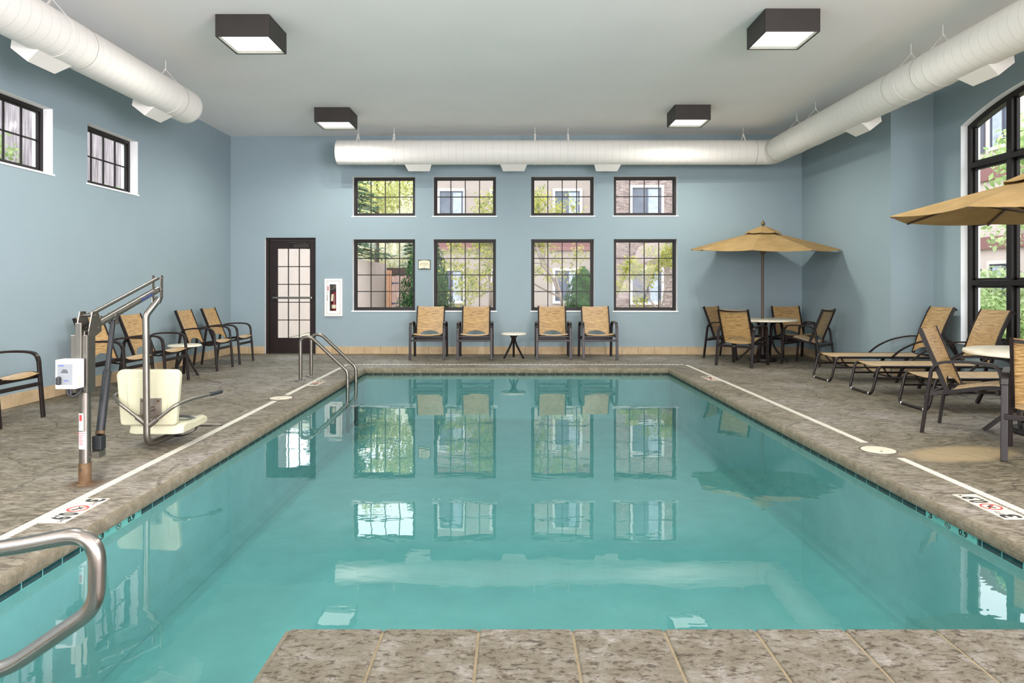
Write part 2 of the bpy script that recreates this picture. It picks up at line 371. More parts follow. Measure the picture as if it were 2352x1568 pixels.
def stack_stone():
    m, nt, bs, out = nodes('stacked_ledgestone'); bs.inputs['Roughness'].default_value = .9
    co = coord(nt, (1, 1, 1), (radians(90), 0, 0)); br = N(nt, 'ShaderNodeTexBrick', Scale=5.5); br.offset = .37; br.inputs['Mortar Size'].default_value = .02
    br.inputs['Color1'].default_value = srgb(186, 170, 164); br.inputs['Color2'].default_value = srgb(146, 128, 124); br.inputs['Mortar'].default_value = srgb(100, 84, 84)
    br.inputs['Brick Width'].default_value = 1.1; br.inputs['Row Height'].default_value = .28
    L(nt, co, br.inputs['Vector']); n = N(nt, 'ShaderNodeTexNoise', Scale=9, Detail=6); L(nt, coord(nt, (1, 1, 4)), n.inputs['Vector'])
    c = mixc(nt, .6, br.outputs[0], ramp(nt, n.outputs[0], [(.3, srgb(150, 130, 128)), (.6, (1, 1, 1, 1))]), 'MULTIPLY'); L(nt, c, bs.inputs['Base Color']); bump(nt, bs, br.outputs[1], .6, -.03); return m
M['ledgestone'] = stack_stone()
def drain_mat(axis, per=.029):
    m, nt, bs, out = nodes('slotted_white_drain_'+('lengthwise' if axis == 'Y' else 'crosswise')); bs.inputs['Roughness'].default_value = .55
    wv = N(nt, 'ShaderNodeTexWave', Scale=1/per/20*2*pi/ (2*pi) ); wv.bands_direction = axis; wv.inputs['Scale'].default_value = 2*pi/(20*per); L(nt, coord(nt), wv.inputs['Vector'])
    L(nt, ramp(nt, wv.outputs[0], [(0, srgb(128, 126, 112)), (.10, srgb(170, 168, 156)), (.22, srgb(206, 204, 190)), (1, srgb(210, 208, 194))]), bs.inputs['Base Color']); return m
M['drain'] = drain_mat('Y'); M['drain_x'] = drain_mat('X', .07)
def front_only(nt, fr, mx):
    ge = nt.nodes.new('ShaderNodeNewGeometry'); iv = N(nt, 'ShaderNodeMath', operation='SUBTRACT'); iv.inputs[0].default_value = 1; L(nt, ge.outputs['Backfacing'], iv.inputs[1])
    ml = N(nt, 'ShaderNodeMath', operation='MULTIPLY'); L(nt, fr.outputs[0], ml.inputs[0]); L(nt, iv.outputs[0], ml.inputs[1]); L(nt, ml.outputs[0], mx.inputs[0])
def glass_mat():
    m, nt, bs, out = nodes('window_glass'); nt.nodes.remove(bs)
    t = nt.nodes.new('ShaderNodeBsdfTransparent'); t.inputs[0].default_value = (.97, .98, .98, 1); g = N(nt, 'ShaderNodeBsdfGlossy', Roughness=.01)
    fr = N(nt, 'ShaderNodeFresnel', IOR=1.2); mx = nt.nodes.new('ShaderNodeMixShader'); front_only(nt, fr, mx); L(nt, t.outputs[0], mx.inputs[1]); L(nt, g.outputs[0], mx.inputs[2]); L(nt, mx.outputs[0], out.inputs[0]); return m
M['glass'] = glass_mat()
def water_mat():
    m, nt, bs, out = nodes('pool_water'); nt.nodes.remove(bs)
    n = N(nt, 'ShaderNodeTexNoise', Scale=2.2, Detail=3, Roughness=.5, Distortion=.3); L(nt, coord(nt, (1.0, 1.6, 1)), n.inputs['Vector'])
    b = N(nt, 'ShaderNodeBump', Strength=.022, Distance=.05); L(nt, n.outputs[0], b.inputs['Height'])
    t = nt.nodes.new('ShaderNodeBsdfTransparent'); t.inputs[0].default_value = (.375, .67, .67, 1); g = N(nt, 'ShaderNodeBsdfGlossy', Roughness=.0)
    fr = N(nt, 'ShaderNodeFresnel', IOR=1.75); L(nt, b.outputs[0], fr.inputs['Normal']); L(nt, b.outputs[0], g.inputs['Normal'])
    mx = nt.nodes.new('ShaderNodeMixShader'); front_only(nt, fr, mx); L(nt, t.outputs[0], mx.inputs[1]); L(nt, g.outputs[0], mx.inputs[2]); L(nt, mx.outputs[0], out.inputs[0]); return m
M['water'] = water_mat()
def emit(name, c, s):
    m, nt, bs, out = nodes(name); nt.nodes.remove(bs); e = nt.nodes.new('ShaderNodeEmission'); e.inputs[0].default_value = c; e.inputs[1].default_value = s; L(nt, e.outputs[0], out.inputs[0]); return m
M['lens'] = emit('lamp_lens', (1, .99, .94, 1), 1.7)

# ------------------------------------------------------------------ room shell
def wall_rects(mb, u0, u1, z0, z1, holes, P, th, mi=0, mr=1):
    """wall in a plane with rectangular openings; P(u, d, z) gives the point, d = depth into the wall"""
    us = sorted({u0, u1, *[h[0] for h in holes], *[h[1] for h in holes]}); zs = sorted({z0, z1, *[h[2] for h in holes], *[h[3] for h in holes]})
    for i in range(len(us)-1):
        for j in range(len(zs)-1):
            a, b, c, d = us[i], us[i+1], zs[j], zs[j+1]
            if any(h[0] <= a and b <= h[1] and h[2] <= c and d <= h[3] for h in holes): continue
            mb.quad(P(a, 0, c), P(b, 0, c), P(b, 0, d), P(a, 0, d), mi); mb.quad(P(a, th, c), P(b, th, c), P(b, th, d), P(a, th, d), mi)
    for a, b, c, d in holes:
        for q in (((a, c), (b, c)), ((b, c), (b, d)), ((b, d), (a, d)), ((a, d), (a, c))):
            (p0, q0), (p1, q1) = q; mb.quad(P(p0, 0, q0), P(p1, 0, q1), P(p1, th, q1), P(p0, th, q0), mr)
    for (p0, q0), (p1, q1) in (((u0, z0), (u0, z1)), ((u1, z0), (u1, z1)), ((u0, z1), (u1, z1)), ((u0, z0), (u1, z0))):
        mb.quad(P(p0, 0, q0), P(p1, 0, q1), P(p1, th, q1), P(p0, th, q0), mi)
BACKW = [(-3.000, -1.823), (-1.480, -.302), (.360, 1.537), (1.905, 3.088)]
ZU, ZL = (2.592, 3.336), (.81, 2.158)
DOOR = (-4.66, -3.70, 0.0, 2.19)
NICHE = (-3.357-.128, -3.357+.128, .711+.04, 1.414-.04)
def PB(u, d, z): return (u*cos(YAW)-d*sin(YAW), YB+u*sin(YAW)+d*cos(YAW), z)
mb = MB(); wall_rects(mb, -5.7, 5.75, -.1, CEIL+.2, [(a, b, *ZU) for a, b in BACKW]+[(a, b, *ZL) for a, b in BACKW]+[DOOR, NICHE], PB, .24)
tag(obj('wall_back', mb, [M['wall'], M['white_wall']], recalc=False), kind='structure')
LEFTW = [(8.715, 9.885), (6.885, 8.055)]+HIGHW
mb = MB(); wall_rects(mb, YF-.3, 13.4, -.1, CEIL+.2, [(a, b, 2.575, 3.33) for a, b in LEFTW], lambda u, d, z: (XL-d, u, z), .24)
tag(obj('wall_left', mb, [M['wall'], M['white_wall']], recalc=False), kind='structure')
# right wall with the alcove and its arched window
AW0, AW1, AWS, AWSP, AWT = 6.17, 9.33, .53, 3.42, 3.72        # opening, sill, spring, crown
def arch_z(y, c=7.75, hw=1.58):
    h = AWT-AWSP; R = (hw*hw+h*h)/(2*h); return AWT-R+sqrt(max(R*R-(y-c)**2, 0))
mb = MB(); TH = .26
def px_wall(x, y0, y1, mi=0):
    mb.box((x, y0, -.1), (x+TH, y1, CEIL+.2), mi)
px_wall(XR, YA1+.0, 13.4); wall_rects(mb, YF-.3, YA0, -.1, CEIL+.2, [(-7.0, .6, .55, 3.35)], lambda u, d, z: (XR+d, u, z), TH)
mb.box((XR+TH, YA1, -.1), (XA+TH, YA1+.2, CEIL+.2)); mb.box((XR+TH, YA0-.2, -.1), (XA+TH, YA0, CEIL+.2))
mb.box((XA, AW1, -.1), (XA+TH, YA1, CEIL+.2)); mb.box((XA, YA0, -.1), (XA+TH, AW0, CEIL+.2)); mb.box((XA, AW0, -.1), (XA+TH, AW1, AWS))
NA = 28
for i in range(NA):
    a = AW0+(AW1-AW0)*i/NA; b = AW0+(AW1-AW0)*(i+1)/NA; za, zb = arch_z(a), arch_z(b)
    for x in (XA, XA+TH): mb.quad((x, a, za), (x, b, zb), (x, b, CEIL+.2), (x, a, CEIL+.2))
    mb.quad((XA, a, za), (XA, b, zb), (XA+TH, b, zb), (XA+TH, a, za), 1)
e = .002
mb.box((XA-.0, AW1-e, AWS), (XA+TH, AW1, AWSP), 1); mb.box((XA, AW0, AWS), (XA+TH, AW0+e, AWSP), 1); mb.box((XA, AW0, AWS-e), (XA+TH, AW1, AWS+e), 1)
tag(obj('wall_right', mb, [M['wall'], M['white_wall']], recalc=False), kind='structure')
mb = MB(); wall_rects(mb, -5.7, 5.8, -.1, CEIL+.2, [(-4.8, 4.8, .25, 3.25)], lambda u, d, z: (u, YF-d, z), .24)
tag(obj('wall_front', mb, [M['wall'], M['white_wall']], recalc=False), kind='structure')
mb = MB(); mb.box((-5.7, YF-.3, CEIL), (6.4, 13.45, CEIL+.15)); tag(obj('ceiling', mb, M['ceiling']), kind='structure')
# floor round the pool
PL = lambda y: -2.285-.002*(y-2.6)
PR = lambda y: 2.56-.0124*(y-2.61)
YP0, YP1, YN, XS = .6, 10.89, 2.613, -.838
mb = MB()
for poly in ([(-5.6, YF-.3), (PL(YF), YF-.3), (PL(YP1), YP1), (PL(13.4), 13.45), (-5.6, 13.45)],
             [(PR(YF), YF-.3), (6.3, YF-.3), (6.3, 13.45), (PR(13.4), 13.45), (PR(YP1), YP1)],
             [(PL(YP1), YP1), (PR(YP1), YP1), (PR(13.4), 13.45), (PL(13.4), 13.45)],
             [(PL(YF), YF-.3), (PR(YF), YF-.3), (PR(YP0), YP0), (PL(YP0), YP0)],
             [(XS, YP0), (PR(YP0), YP0), (PR(1.9), 1.9), (XS, 1.9)]):
    mb.poly([(x, y, 0) for x, y in poly])
fl = tag(obj('floor', mb, M['floor']), kind='structure')
for p in fl.data.polygons:
    if p.normal.z < 0: p.flip()
# skirting tiles
def skirting(name, pts, h=.142, th=.014, step=.302, gap=.004):
    mb = MB()
    for (x0, y0), (x1, y1) in pts:
        d = Vector((x1-x0, y1-y0, 0)); n = d.length; d.normalize(); lat = Vector((-d.y, d.x, 0)); s = 0
        while s < n-.01:
            e2 = min(s+step, n); Mx = frame((x0, y0, 0), d, lat); mb.box((s+gap/2, -.0, .002), (e2-gap/2, th, h), 0, Mx); s = e2
    return tag(obj(name, mb, M['base_tile'], bevel=.002), kind='structure')
pb = lambda u: PB(u, 0, 0)[:2]
skirting('baseboard_back', [(pb(DOOR[0]), pb(-5.29)), (pb(5.38), pb(DOOR[1]))])
skirting('baseboard_left', [((XL, 13.1), (XL, YF))])
skirting('baseboard_right', [((XR, YA1), (XR, 12.95)), ((XA, YA1), (XR+.014, YA1)), ((XA, YA0), (XA, YA1)), ((XR, YF), (XR, YA0))])

# ------------------------------------------------------------------ windows and doors
def window(n, Mw, wdt, z0, z1, cols, rows, proj=.012):
    """Mw: local x along the wall, y out of the room, z up; opening 0..wdt by z0..z1"""
    r = empty('window_%d' % n, kind='structure'); r.matrix_world = Mw
    fd0, fd1, fw = .11, .17, .044
    mb = MB(); mb.box((0, fd0, z0), (fw, fd1, z1)); mb.box((wdt-fw, fd0, z0), (wdt, fd1, z1)); mb.box((fw, fd0, z0), (wdt-fw, fd1, z0+fw+.006)); mb.box((fw, fd0, z1-fw), (wdt-fw, fd1, z1))
    i0, i1, j0, j1 = fw, wdt-fw, z0+fw+.006, z1-fw; t = .016
    for a, b in (((i0, j0), (i0+t, j1)), ((i1-t, j0), (i1, j1)), ((i0, j0), (i1, j0+t)), ((i0, j1-t), (i1, j1))): mb.box((a[0], fd0+.015, a[1]), (b[0], fd1-.012, b[1]))
    obj('window_frame', mb, M['bronze'], r, bevel=.003)
    mb = MB(); mw = .017
    for k in range(1, cols): x = i0+(i1-i0)*k/cols; mb.box((x-mw/2, fd0+.028, j0), (x+mw/2, fd0+.046, j1))
    for k in range(1, rows): z = j0+(j1-j0)*k/rows; mb.box((i0, fd0+.028, z-mw/2), (i1, fd0+.046, z+mw/2))
    obj('muntin_grid', mb, M['bronze'], r)
    mb = MB(); mb.box((i0, fd0+.034, j0), (i1, fd0+.040, j1)); obj('pane', mb, M['glass'], r)
    mb = MB(); mb.box((-.025, -proj, z0-.018), (wdt+.025, fd0, z0+.004)); obj('sill', mb, M['white_wall'], r, bevel=.003)
    return r
nwin = 0
for (a, b) in BACKW:
    for zz, rows in ((ZU, 2), (ZL, 4)):
        nwin += 1; Mw = Matrix.Translation(PB(a, 0, 0)) @ Matrix.Rotation(YAW, 4, 'Z'); window(nwin, Mw, b-a, zz[0], zz[1], 4, rows)
for a, b in LEFTW:
    nwin += 1; Mw = frame((XL, a, 0), (0, 1, 0), (-1, 0, 0)); window(nwin, Mw, b-a, 2.575, 3.33, 4, 2)
# arched window
nwin += 1; r = empty('window_%d' % nwin, kind='structure'); X0 = XA+.09
def archpath(ins): return [(X0+.04, AW0+ins, AWS+ins)]+[(X0+.04, AW0+ins+(AW1-AW0-2*ins)*i/30, arch_z(AW0+ins+(AW1-AW0-2*ins)*i/30)-ins*1.0) for i in range(31)]+[(X0+.04, AW1-ins, AWS+ins)]
mb = MB()
def flatring(path, wdt, dep):
    # rectangular section following the outline
    c = Vector((0, 7.75, 2.0))
    mb2 = []
    for i, p in enumerate(path):
        p = Vector(p)
    return
pa = archpath(.0); pc = archpath(.075); n = len(pa)
for i in range(n-1):
    a0, a1, c0, c1 = pa[i], pa[i+1], pc[i], pc[i+1]
    for dx, dx2 in ((-.04, .05),):
        A = [Vector(p)+Vector((dx, 0, 0)) for p in (a0, a1, c1, c0)]; B = [Vector(p)+Vector((dx2, 0, 0)) for p in (a0, a1, c1, c0)]
        mb.add(A+B, [(0,1,2,3),(4,5,6,7),(0,1,5,4),(3,2,6,7)])
mb.box((X0, AW0, AWS), (X0+.09, AW1, AWS+.07))
obj('window_frame', mb, M['bronze'], r)
mul = [AW0+(AW1-AW0)*k/4 for k in (1, 2, 3)]
for y in mul:
    mb = MB(); mb.box((X0-.01, y-.045, AWS+.05), (X0+.095, y+.045, arch_z(y)-.04)); obj('mullion', mb, M['bronze'], r, bevel=.004)
for z in (1.325, 2.14, 2.88):
    mb = MB(); mb.box((X0-.02, AW0+.06, z-.033), (X0+.085, AW1-.06, z+.033)); obj('transom', mb, M['bronze'], r, bevel=.004)
ys = [AW0+.075]+mul+[AW1-.075]; zs = [AWS+.07, 1.325, 2.14, 2.88, None]
mb = MB()
for i in range(4):
    for j in range(4):
        y0 = ys[i]+(.045 if i else 0); y1 = ys[i+1]-(.045 if i < 3 else 0); z0 = zs[j]+.033*(j > 0)
        t = .03
        for yy in ((y0, y0+t), (y1-t, y1)):
            z1 = (zs[j+1]-.033) if zs[j+1] else arch_z((yy[0]+yy[1])/2)-.08
            mb.box((X0+.035, yy[0], z0), (X0+.075, yy[1], z1))
        mb.box((X0+.035, y0, z0), (X0+.075, y1, z0+t))
        if zs[j+1]: mb.box((X0+.035, y0, zs[j+1]-.033-t), (X0+.075, y1, zs[j+1]-.033))
obj('glazing_bead', mb, M['bronze'], r)
mb = MB(); outl = [(AW0+.04, AWS+.04)]+[(AW0+.04+(AW1-AW0-.08)*i/30, arch_z(AW0+.04+(AW1-AW0-.08)*i/30)-.04) for i in range(31)]+[(AW1-.04, AWS+.04)]
for dx in (.052, .058): mb.poly([(X0+dx, y, z) for y, z in outl])
obj('pane', mb, M['glass'], r)
mb = MB(); mb.box((XA-.03, AW0-.03, AWS-.02), (X0, AW1+.03, AWS+.006)); obj('sill', mb, M['white_wall'], r, bevel=.003)
# long side window beside the camera, unseen, built to go with the fill light
nwin += 1; r = empty('window_%d' % nwin, kind='structure'); mb = MB()
for k in range(8): y = -7.0+7.6*k/7; mb.box((XR+.10, y-.035, .55), (XR+.18, y+.035, 3.35))
for z in (.585, 1.5, 2.4, 3.315): mb.box((XR+.11, -7.0, z-.035), (XR+.17, .6, z+.035))
obj('window_frame', mb, M['bronze'], r)
mb = MB(); mb.box((XR+.137, -7.0, .55), (XR+.143, .6, 3.35)); obj('pane', mb, M['glass'], r)
# unseen glazed wall behind the camera, added to hold the fill light
nwin += 1; r = empty('window_%d' % nwin, kind='structure'); mb = MB()
for k in range(7): x = -4.8+9.6*k/6; mb.box((x-.04, YF-.2, .25), (x+.04, YF-.1, 3.25))
for z in (.29, 1.25, 3.21): mb.box((-4.8, YF-.19, z-.04), (4.8, YF-.11, z+.04))
obj('window_frame', mb, M['bronze'], r)
mb = MB(); mb.box((-4.8, YF-.155, .25), (4.8, YF-.15, 3.25)); obj('pane', mb, M['glass'], r)
# back door
r = empty('door_1', kind='structure'); r.matrix_world = Matrix.Translation(PB(DOOR[0], 0, 0)) @ Matrix.Rotation(YAW, 4, 'Z')
DW = DOOR[1]-DOOR[0]; DH = DOOR[3]
mb = MB(); mb.box((0, .05, 0), (.05, .16, DH)); mb.box((DW-.02, .05, 0), (DW, .16, DH)); mb.box((.05, .05, DH-.045), (DW-.02, .16, DH)); obj('door_frame', mb, M['door'], r, bevel=.003)
x0, x1, z0, z1 = .055, DW-.025, .012, DH-.05; g0, g1, h0, h1 = .205, .825, .295, 1.985
mb = MB(); mb.box((x0, .085, z0), (g0, .13, z1)); mb.box((g1, .085, z0), (x1, .13, z1)); mb.box((g0, .085, z0), (g1, .13, h0)); mb.box((g0, .085, h1), (g1, .13, z1)); obj('door_leaf', mb, M['door'], r, bevel=.002)
mb = MB()
for k in (1, 2): x = g0+(g1-g0)*k/3; mb.box((x-.008, .092, h0), (x+.008, .108, h1))
for k in (1, 2, 3, 4): z = h0+(h1-h0)*k/5; mb.box((g0, .092, z-.008), (g1, .108, z+.008))
obj('muntin_grid', mb, M['bronze'], r)
mb = MB(); mb.box((g0, .098, h0), (g1, .104, h1)); obj('pane', mb, M['glass'], r)
mb = MB(); mb.box((.13, .02, 1.035), (.88, .055, 1.078)); bar = obj('push_bar', mb, M['steel'], r, bevel=.006)
mb = MB(); mb.box((.095, .045, .98), (.135, .086, 1.13)); mb.box((.855, .05, 1.02), (.89, .086, 1.1)); obj('bar_bracket', mb, M['bronze'], r, bevel=.004)
mb = MB(); mb.box((.52, .03, 2.0), (.82, .085, 2.075)); mb.bar([(.72, .045, 2.09), (.45, .03, 2.10)], (0, 0, 1), .02, .02); mb.box((.70, .035, 2.07), (.76, .06, 2.1)); obj('door_closer', mb, M['fixture'], r, bevel=.004)
mb = MB(); mb.box((.05, .02, .0), (DW-.02, .17, .012)); obj('threshold', mb, M['steel'], r)

# ------------------------------------------------------------------ swimming pool
OUT = [(PL(YP1), YP1), (PL(YP0), YP0), (XS, YP0), (XS, YN), (PR(YN), YN), (PR(YP1), YP1)]   # counter-clockwise
def offset(poly, d):
    """inset (d > 0 goes into the pool) with mitred corners"""
    n = len(poly); o = []
    for i in range(n):
        a, b, c = Vector(poly[i-1]), Vector(poly[i]), Vector(poly[(i+1) % n]); u = (b-a).normalized(); v = (c-b).normalized()
        nu = Vector((-u.y, u.x)); nv = Vector((-v.y, v.x)); k = nu+nv; k = k/ max(k.dot(nu), .2); o.append(b+k*d)
    return o
def loft(mb, prof, poly, mi=0, skip=()):
    rings = [[(p.x, p.y, z) for p in offset(poly, d)] for d, z in prof]
    for a, b in zip(rings, rings[1:]):
        for i in range(len(poly)):
            j = (i+1) % len(poly); mb.quad(a[i], a[j], b[j], b[i], mi)
WZ = -.088
pool = empty('swimming_pool', (0, 6, WZ), label='rectangular indoor swimming pool sunk in the stamped concrete deck', cat='swimming pool')
pool.location = (0, 0, 0)
mb = MB(); DEP = -.82; loft(mb, [(-.022, -.13), (-.022, DEP+.1), (.0, DEP+.03), (.08, DEP)], OUT); mb.poly([(p.x, p.y, DEP) for p in offset(OUT, .08)])
obj('basin', mb, M['plaster'], pool, recalc=True)
mb = MB(); loft(mb, [(-.05, -.0005), (0, 0), (.012, -.004), (.021, -.016), (.025, -.036), (.022, -.06), (.010, -.080), (-.022, -.087)], OUT); obj('coping', mb, M['coping'], pool, smooth=50)
# waterline tiles
mb = MB(); o2 = offset(OUT, -.022); TL = .149
for i in range(len(o2)):
    a = Vector((*o2[i], 0)); b = Vector((*o2[(i+1) % len(o2)], 0)); d = (b-a); n = d.length; d.normalize(); lat = Vector((-d.y, d.x, 0)); Mx = frame(a, d, lat)
    mb.box((0, -.02, -.135), (n, .002, -.088), 1, Mx)
    k = int(n/TL)
    for q in range(k): mb.box((n*q/k+.0045, 0, -.131), (n*(q+1)/k-.0045, .003, -.0865), 0, Mx)
obj('waterline_tile', mb, [M['pool_tile'], M['grout']], pool)
mb = MB(); ow = offset(OUT, -.02); mb.poly([(p.x, p.y, WZ) for p in ow])
wt = obj('pool_water', mb, M['water']); tag(wt, 'still teal water filling the swimming pool', 'water', kind='stuff')
for p in wt.data.polygons:
    if p.normal.z < 0: p.flip()
# near coping stones
mb = MB(); xs = [XS, -.483, -.125, .227, .570, .913, 1.248, 1.59, 1.93, 2.27, 2.56]
for a, b in zip(xs, xs[1:]): mb.box((a+.004, 1.86, -.05), (b-.004, YN+.012, .006))
mb.box((XS+.02, 1.86, -.4), (2.56, YN-.004, .001), 1)
tag(obj('trim_1', mb, [M['slab'], M['joint']], bevel=.008), kind='structure')
# slotted deck drains
def drain(pts, label, wdt=.058, mat='drain'):
    mb = MB(); (x0, y0), (x1, y1) = pts; d = Vector((x1-x0, y1-y0, 0)); n = d.length; d.normalize(); Mx = frame((x0, y0, 0), d, (-d.y, d.x, 0)); mb.box((0, -wdt/2, -.01), (n, wdt/2, .003), 0, Mx)
    return tag(obj('deck_drain', mb, M[mat]), label, 'drain', 'white slotted drain strips in the deck')
DL = lambda y: -2.618-.0095*(y-3.9); DR = lambda y: 2.93-.0135*(y-3.98)
drain([(DL(8.24), 8.24), (DL(11.36), 11.36)], 'white slotted drain strip running from the left skimmer lid to the back of the pool')
drain([(DL(1.0), 1.0), (DL(7.79), 7.79)], 'long white slotted drain strip on the left deck passing the pool lift')
drain([(DR(5.745), 5.745), (DR(11.3), 11.3)], 'white slotted drain strip from the back right corner to the right skimmer lid')
drain([(DR(1.0), 1.0), (DR(5.226), 5.226)], 'white slotted drain strip running from the right skimmer lid towards the viewer')
drain([(DL(11.36)+.03, 11.37), (DR(11.36)-.03, 11.37)], 'thin white dashed drain strip across the deck behind the pool', .045, 'drain_x')
def skimmer(x, y, label):
    r = empty('skimmer_lid', (x, y, 0), label=label, cat='skimmer lid', group='round skimmer lids in the deck')
    mb = MB(); mb.disc((0, 0, 0), .137, .0, .0015, 40); obj('rim', mb, M['drain_dark'], r)  # flat dark disc paints the shaded gap round the lid
    mb = MB(); mb.lathe([(0, .004), (.118, .004), (.124, .0035), (.127, .001)], (0, -.004, 0), 40); obj('lid', mb, M['lid'], r, smooth=40)
    mb = MB(); mb.disc((-.005, -.06, 0), .012, .003, .0047, 16); obj('finger_hole', mb, M['drain_dark'], r)
skimmer(2.885, 5.49, 'round cream skimmer lid in the right deck beside the tan patch')
skimmer(-2.655, 8.01, 'round cream skimmer lid in the left deck behind the pool lift')

# depth markers
def nodive(parent, Mx, R, ink='red_ink'):
    mb = MB(); n = 32
    for i in range(n):
        a, b = 2*pi*i/n, 2*pi*(i+1)/n; q = [(cos(a)*R, sin(a)*R, 0), (cos(b)*R, sin(b)*R, 0), (cos(b)*R*.82, sin(b)*R*.82, 0), (cos(a)*R*.82, sin(a)*R*.82, 0)]
        mb.add([Mx @ Vector(p) for p in q]+[Mx @ (Vector(p)+Vector((0, 0, .0012))) for p in q], [(0,1,2,3),(4,5,6,7),(0,1,5,4),(2,3,7,6)])
    mb.box((-R*.85, -R*.07, 0), (R*.85, R*.07, .0013), 0, Mx @ Matrix.Rotation(radians(-45), 4, 'Z'))
    o = obj('no_diving_ring', mb, M[ink], parent)
    mb = MB()
    for p in ([(-.5, -.15), (-.1, .12), (.25, .05)], [(-.1, .12), (.1, .38)], [(.25, .05), (.5, -.3)], [(-.1, .12), (-.25, .42)]):
        mb.tube([Mx @ Vector((x*R, y*R, .0008)) for x, y in p], R*.06, 5)
    obj('diver_figure', mb, M['ink'], parent)
def marker(name, O, xdir, ydir, ln, ht, label, mat, group, ink='ink'):
    """plate with 3FT, no-diving ring, 0.9M read along xdir"""
    r = empty(name, label=label, cat='depth marker', group=group); Mx = frame(O, xdir, ydir); r.matrix_world = Mx
    mb = MB(); mb.box((0, 0, -.004), (ln, ht, .0034)); obj('plate', mb, M[mat], r)
    T = lambda x, y, s=1: Matrix.Translation((x*ln, y*ht, .0036)) @ Matrix.Diagonal((s, 1, 1, 1))
    k = 2.1 if ht < .1 else 1
    text('numeral', '3', ht*1.02, M[ink], r, T(.10, .5, .95*k), bold=.005*ht/.14)
    text('unit', 'FT', ht*.30, M[ink], r, T(.235, .68, 1.1*k))
    nodive(r, T(.46, .5, 1 if k == 1 else 1.5), ht*.40)
    text('numeral', '0.9', ht*1.02, M[ink], r, T(.755, .5, .66*k), bold=.005*ht/.14)
    text('unit', 'M', ht*.26, M[ink], r, T(.945, .74, 1.0*k))
    return r
marker('depth_marker', (-2.587, 4.236, .0), (.0, -1, 0), (1, 0, 0), .434, .143, 'pale depth marker plate on the left deck beside the pool lift', 'lid', 'depth marker plates on the deck')
marker('depth_marker', (2.872, 3.862, .0), (.0, 1, 0), (-1, 0, 0), .455, .143, 'white depth marker plate on the right deck nearest the viewer', 'lid', 'depth marker plates on the deck')
marker('depth_marker', (-2.66, 9.42, .0), (.0, -1, 0), (1, 0, 0), .43, .143, 'small far depth marker plate on the deck beside the pool ladder', 'lid', 'depth marker plates on the deck')
marker('depth_marker', (2.825, 9.46, .0), (.0, 1, 0), (-1, 0, 0), .43, .143, 'small far depth marker plate on the deck at the back right corner of the pool', 'lid', 'depth marker plates on the deck')
marker('depth_marker_tile', (PL(4)-.015, 3.86, -.132), (0, 1, 0), (0, 0, 1), .46, .045, 'pale depth marker tile under the coping on the left pool wall', 'tile_aqua', 'depth marker tiles at the waterline')
marker('depth_marker_tile', (PR(4)+.015, 4.30, -.132), (0, -1, 0), (0, 0, 1), .47, .045, 'pale depth marker tile under the coping on the right pool wall', 'tile_aqua', 'depth marker tiles at the waterline')

# ------------------------------------------------------------------ ceiling lamps
def lamp(x, y, label):
    W2, H = .28, .235; r = empty('ceiling_light', (x, y, CEIL), label=label, cat='ceiling light', group='square ceiling lights')
    mb = MB(); t = .016
    for lo, hi in (((-W2, -W2, -H), (W2, -W2+t, 0)), ((-W2, W2-t, -H), (W2, W2, 0)), ((-W2, -W2+t, -H), (-W2+t, W2-t, 0)), ((W2-t, -W2+t, -H), (W2, W2-t, 0))): mb.box(lo, hi)
    obj('housing', mb, M['fixture'], r, bevel=.006)
    mb = MB(); q = W2-t; q2 = q-.004
    for lo, hi in (((-q, -q, -H+.006), (q, -q2, -.01)), ((-q, q2, -H+.006), (q, q, -.01)), ((-q, -q2, -H+.006), (-q2, q2, -.01)), ((q2, -q2, -H+.006), (q, q2, -.01))): mb.box(lo, hi)
    obj('reflector', mb, M['reflector'], r)
    mb = MB(); mb.box((-q2, -q2, -H+.035), (q2, q2, -H+.045)); obj('lens', mb, M['lens'], r)
    for i, (sx, sy) in enumerate(((-1, -1), (1, -1), (1, 1), (-1, 1))):
        l = bpy.data.lights.new('lamp_light', 'SPOT'); l.energy = LAMP; l.spot_size = radians(172); l.spot_blend = .55; l.shadow_soft_size = 0; l.color = (1, .965, .90)
        o = bpy.data.objects.new('lamp_light', l); COL.objects.link(o); o.parent = r; o.location = (sx*.17, sy*.17, -H-.004)
    return r
lamp(-2.79, 7.48, 'dark square ceiling light with glowing lens, large one at upper left')
lamp(2.845, 7.335, 'dark square ceiling light with glowing lens, large one at upper right')
lamp(-2.84, 11.26, 'smaller dark square ceiling light above the left end of the back wall duct')
lamp(2.81, 11.10, 'smaller dark square ceiling light above the right part of the back wall duct')
for x in (-2.8, 2.85):
    for y in (3.6, -.2, -3.8): lamp(x, y, 'dark square ceiling light out of view in front of the picture')

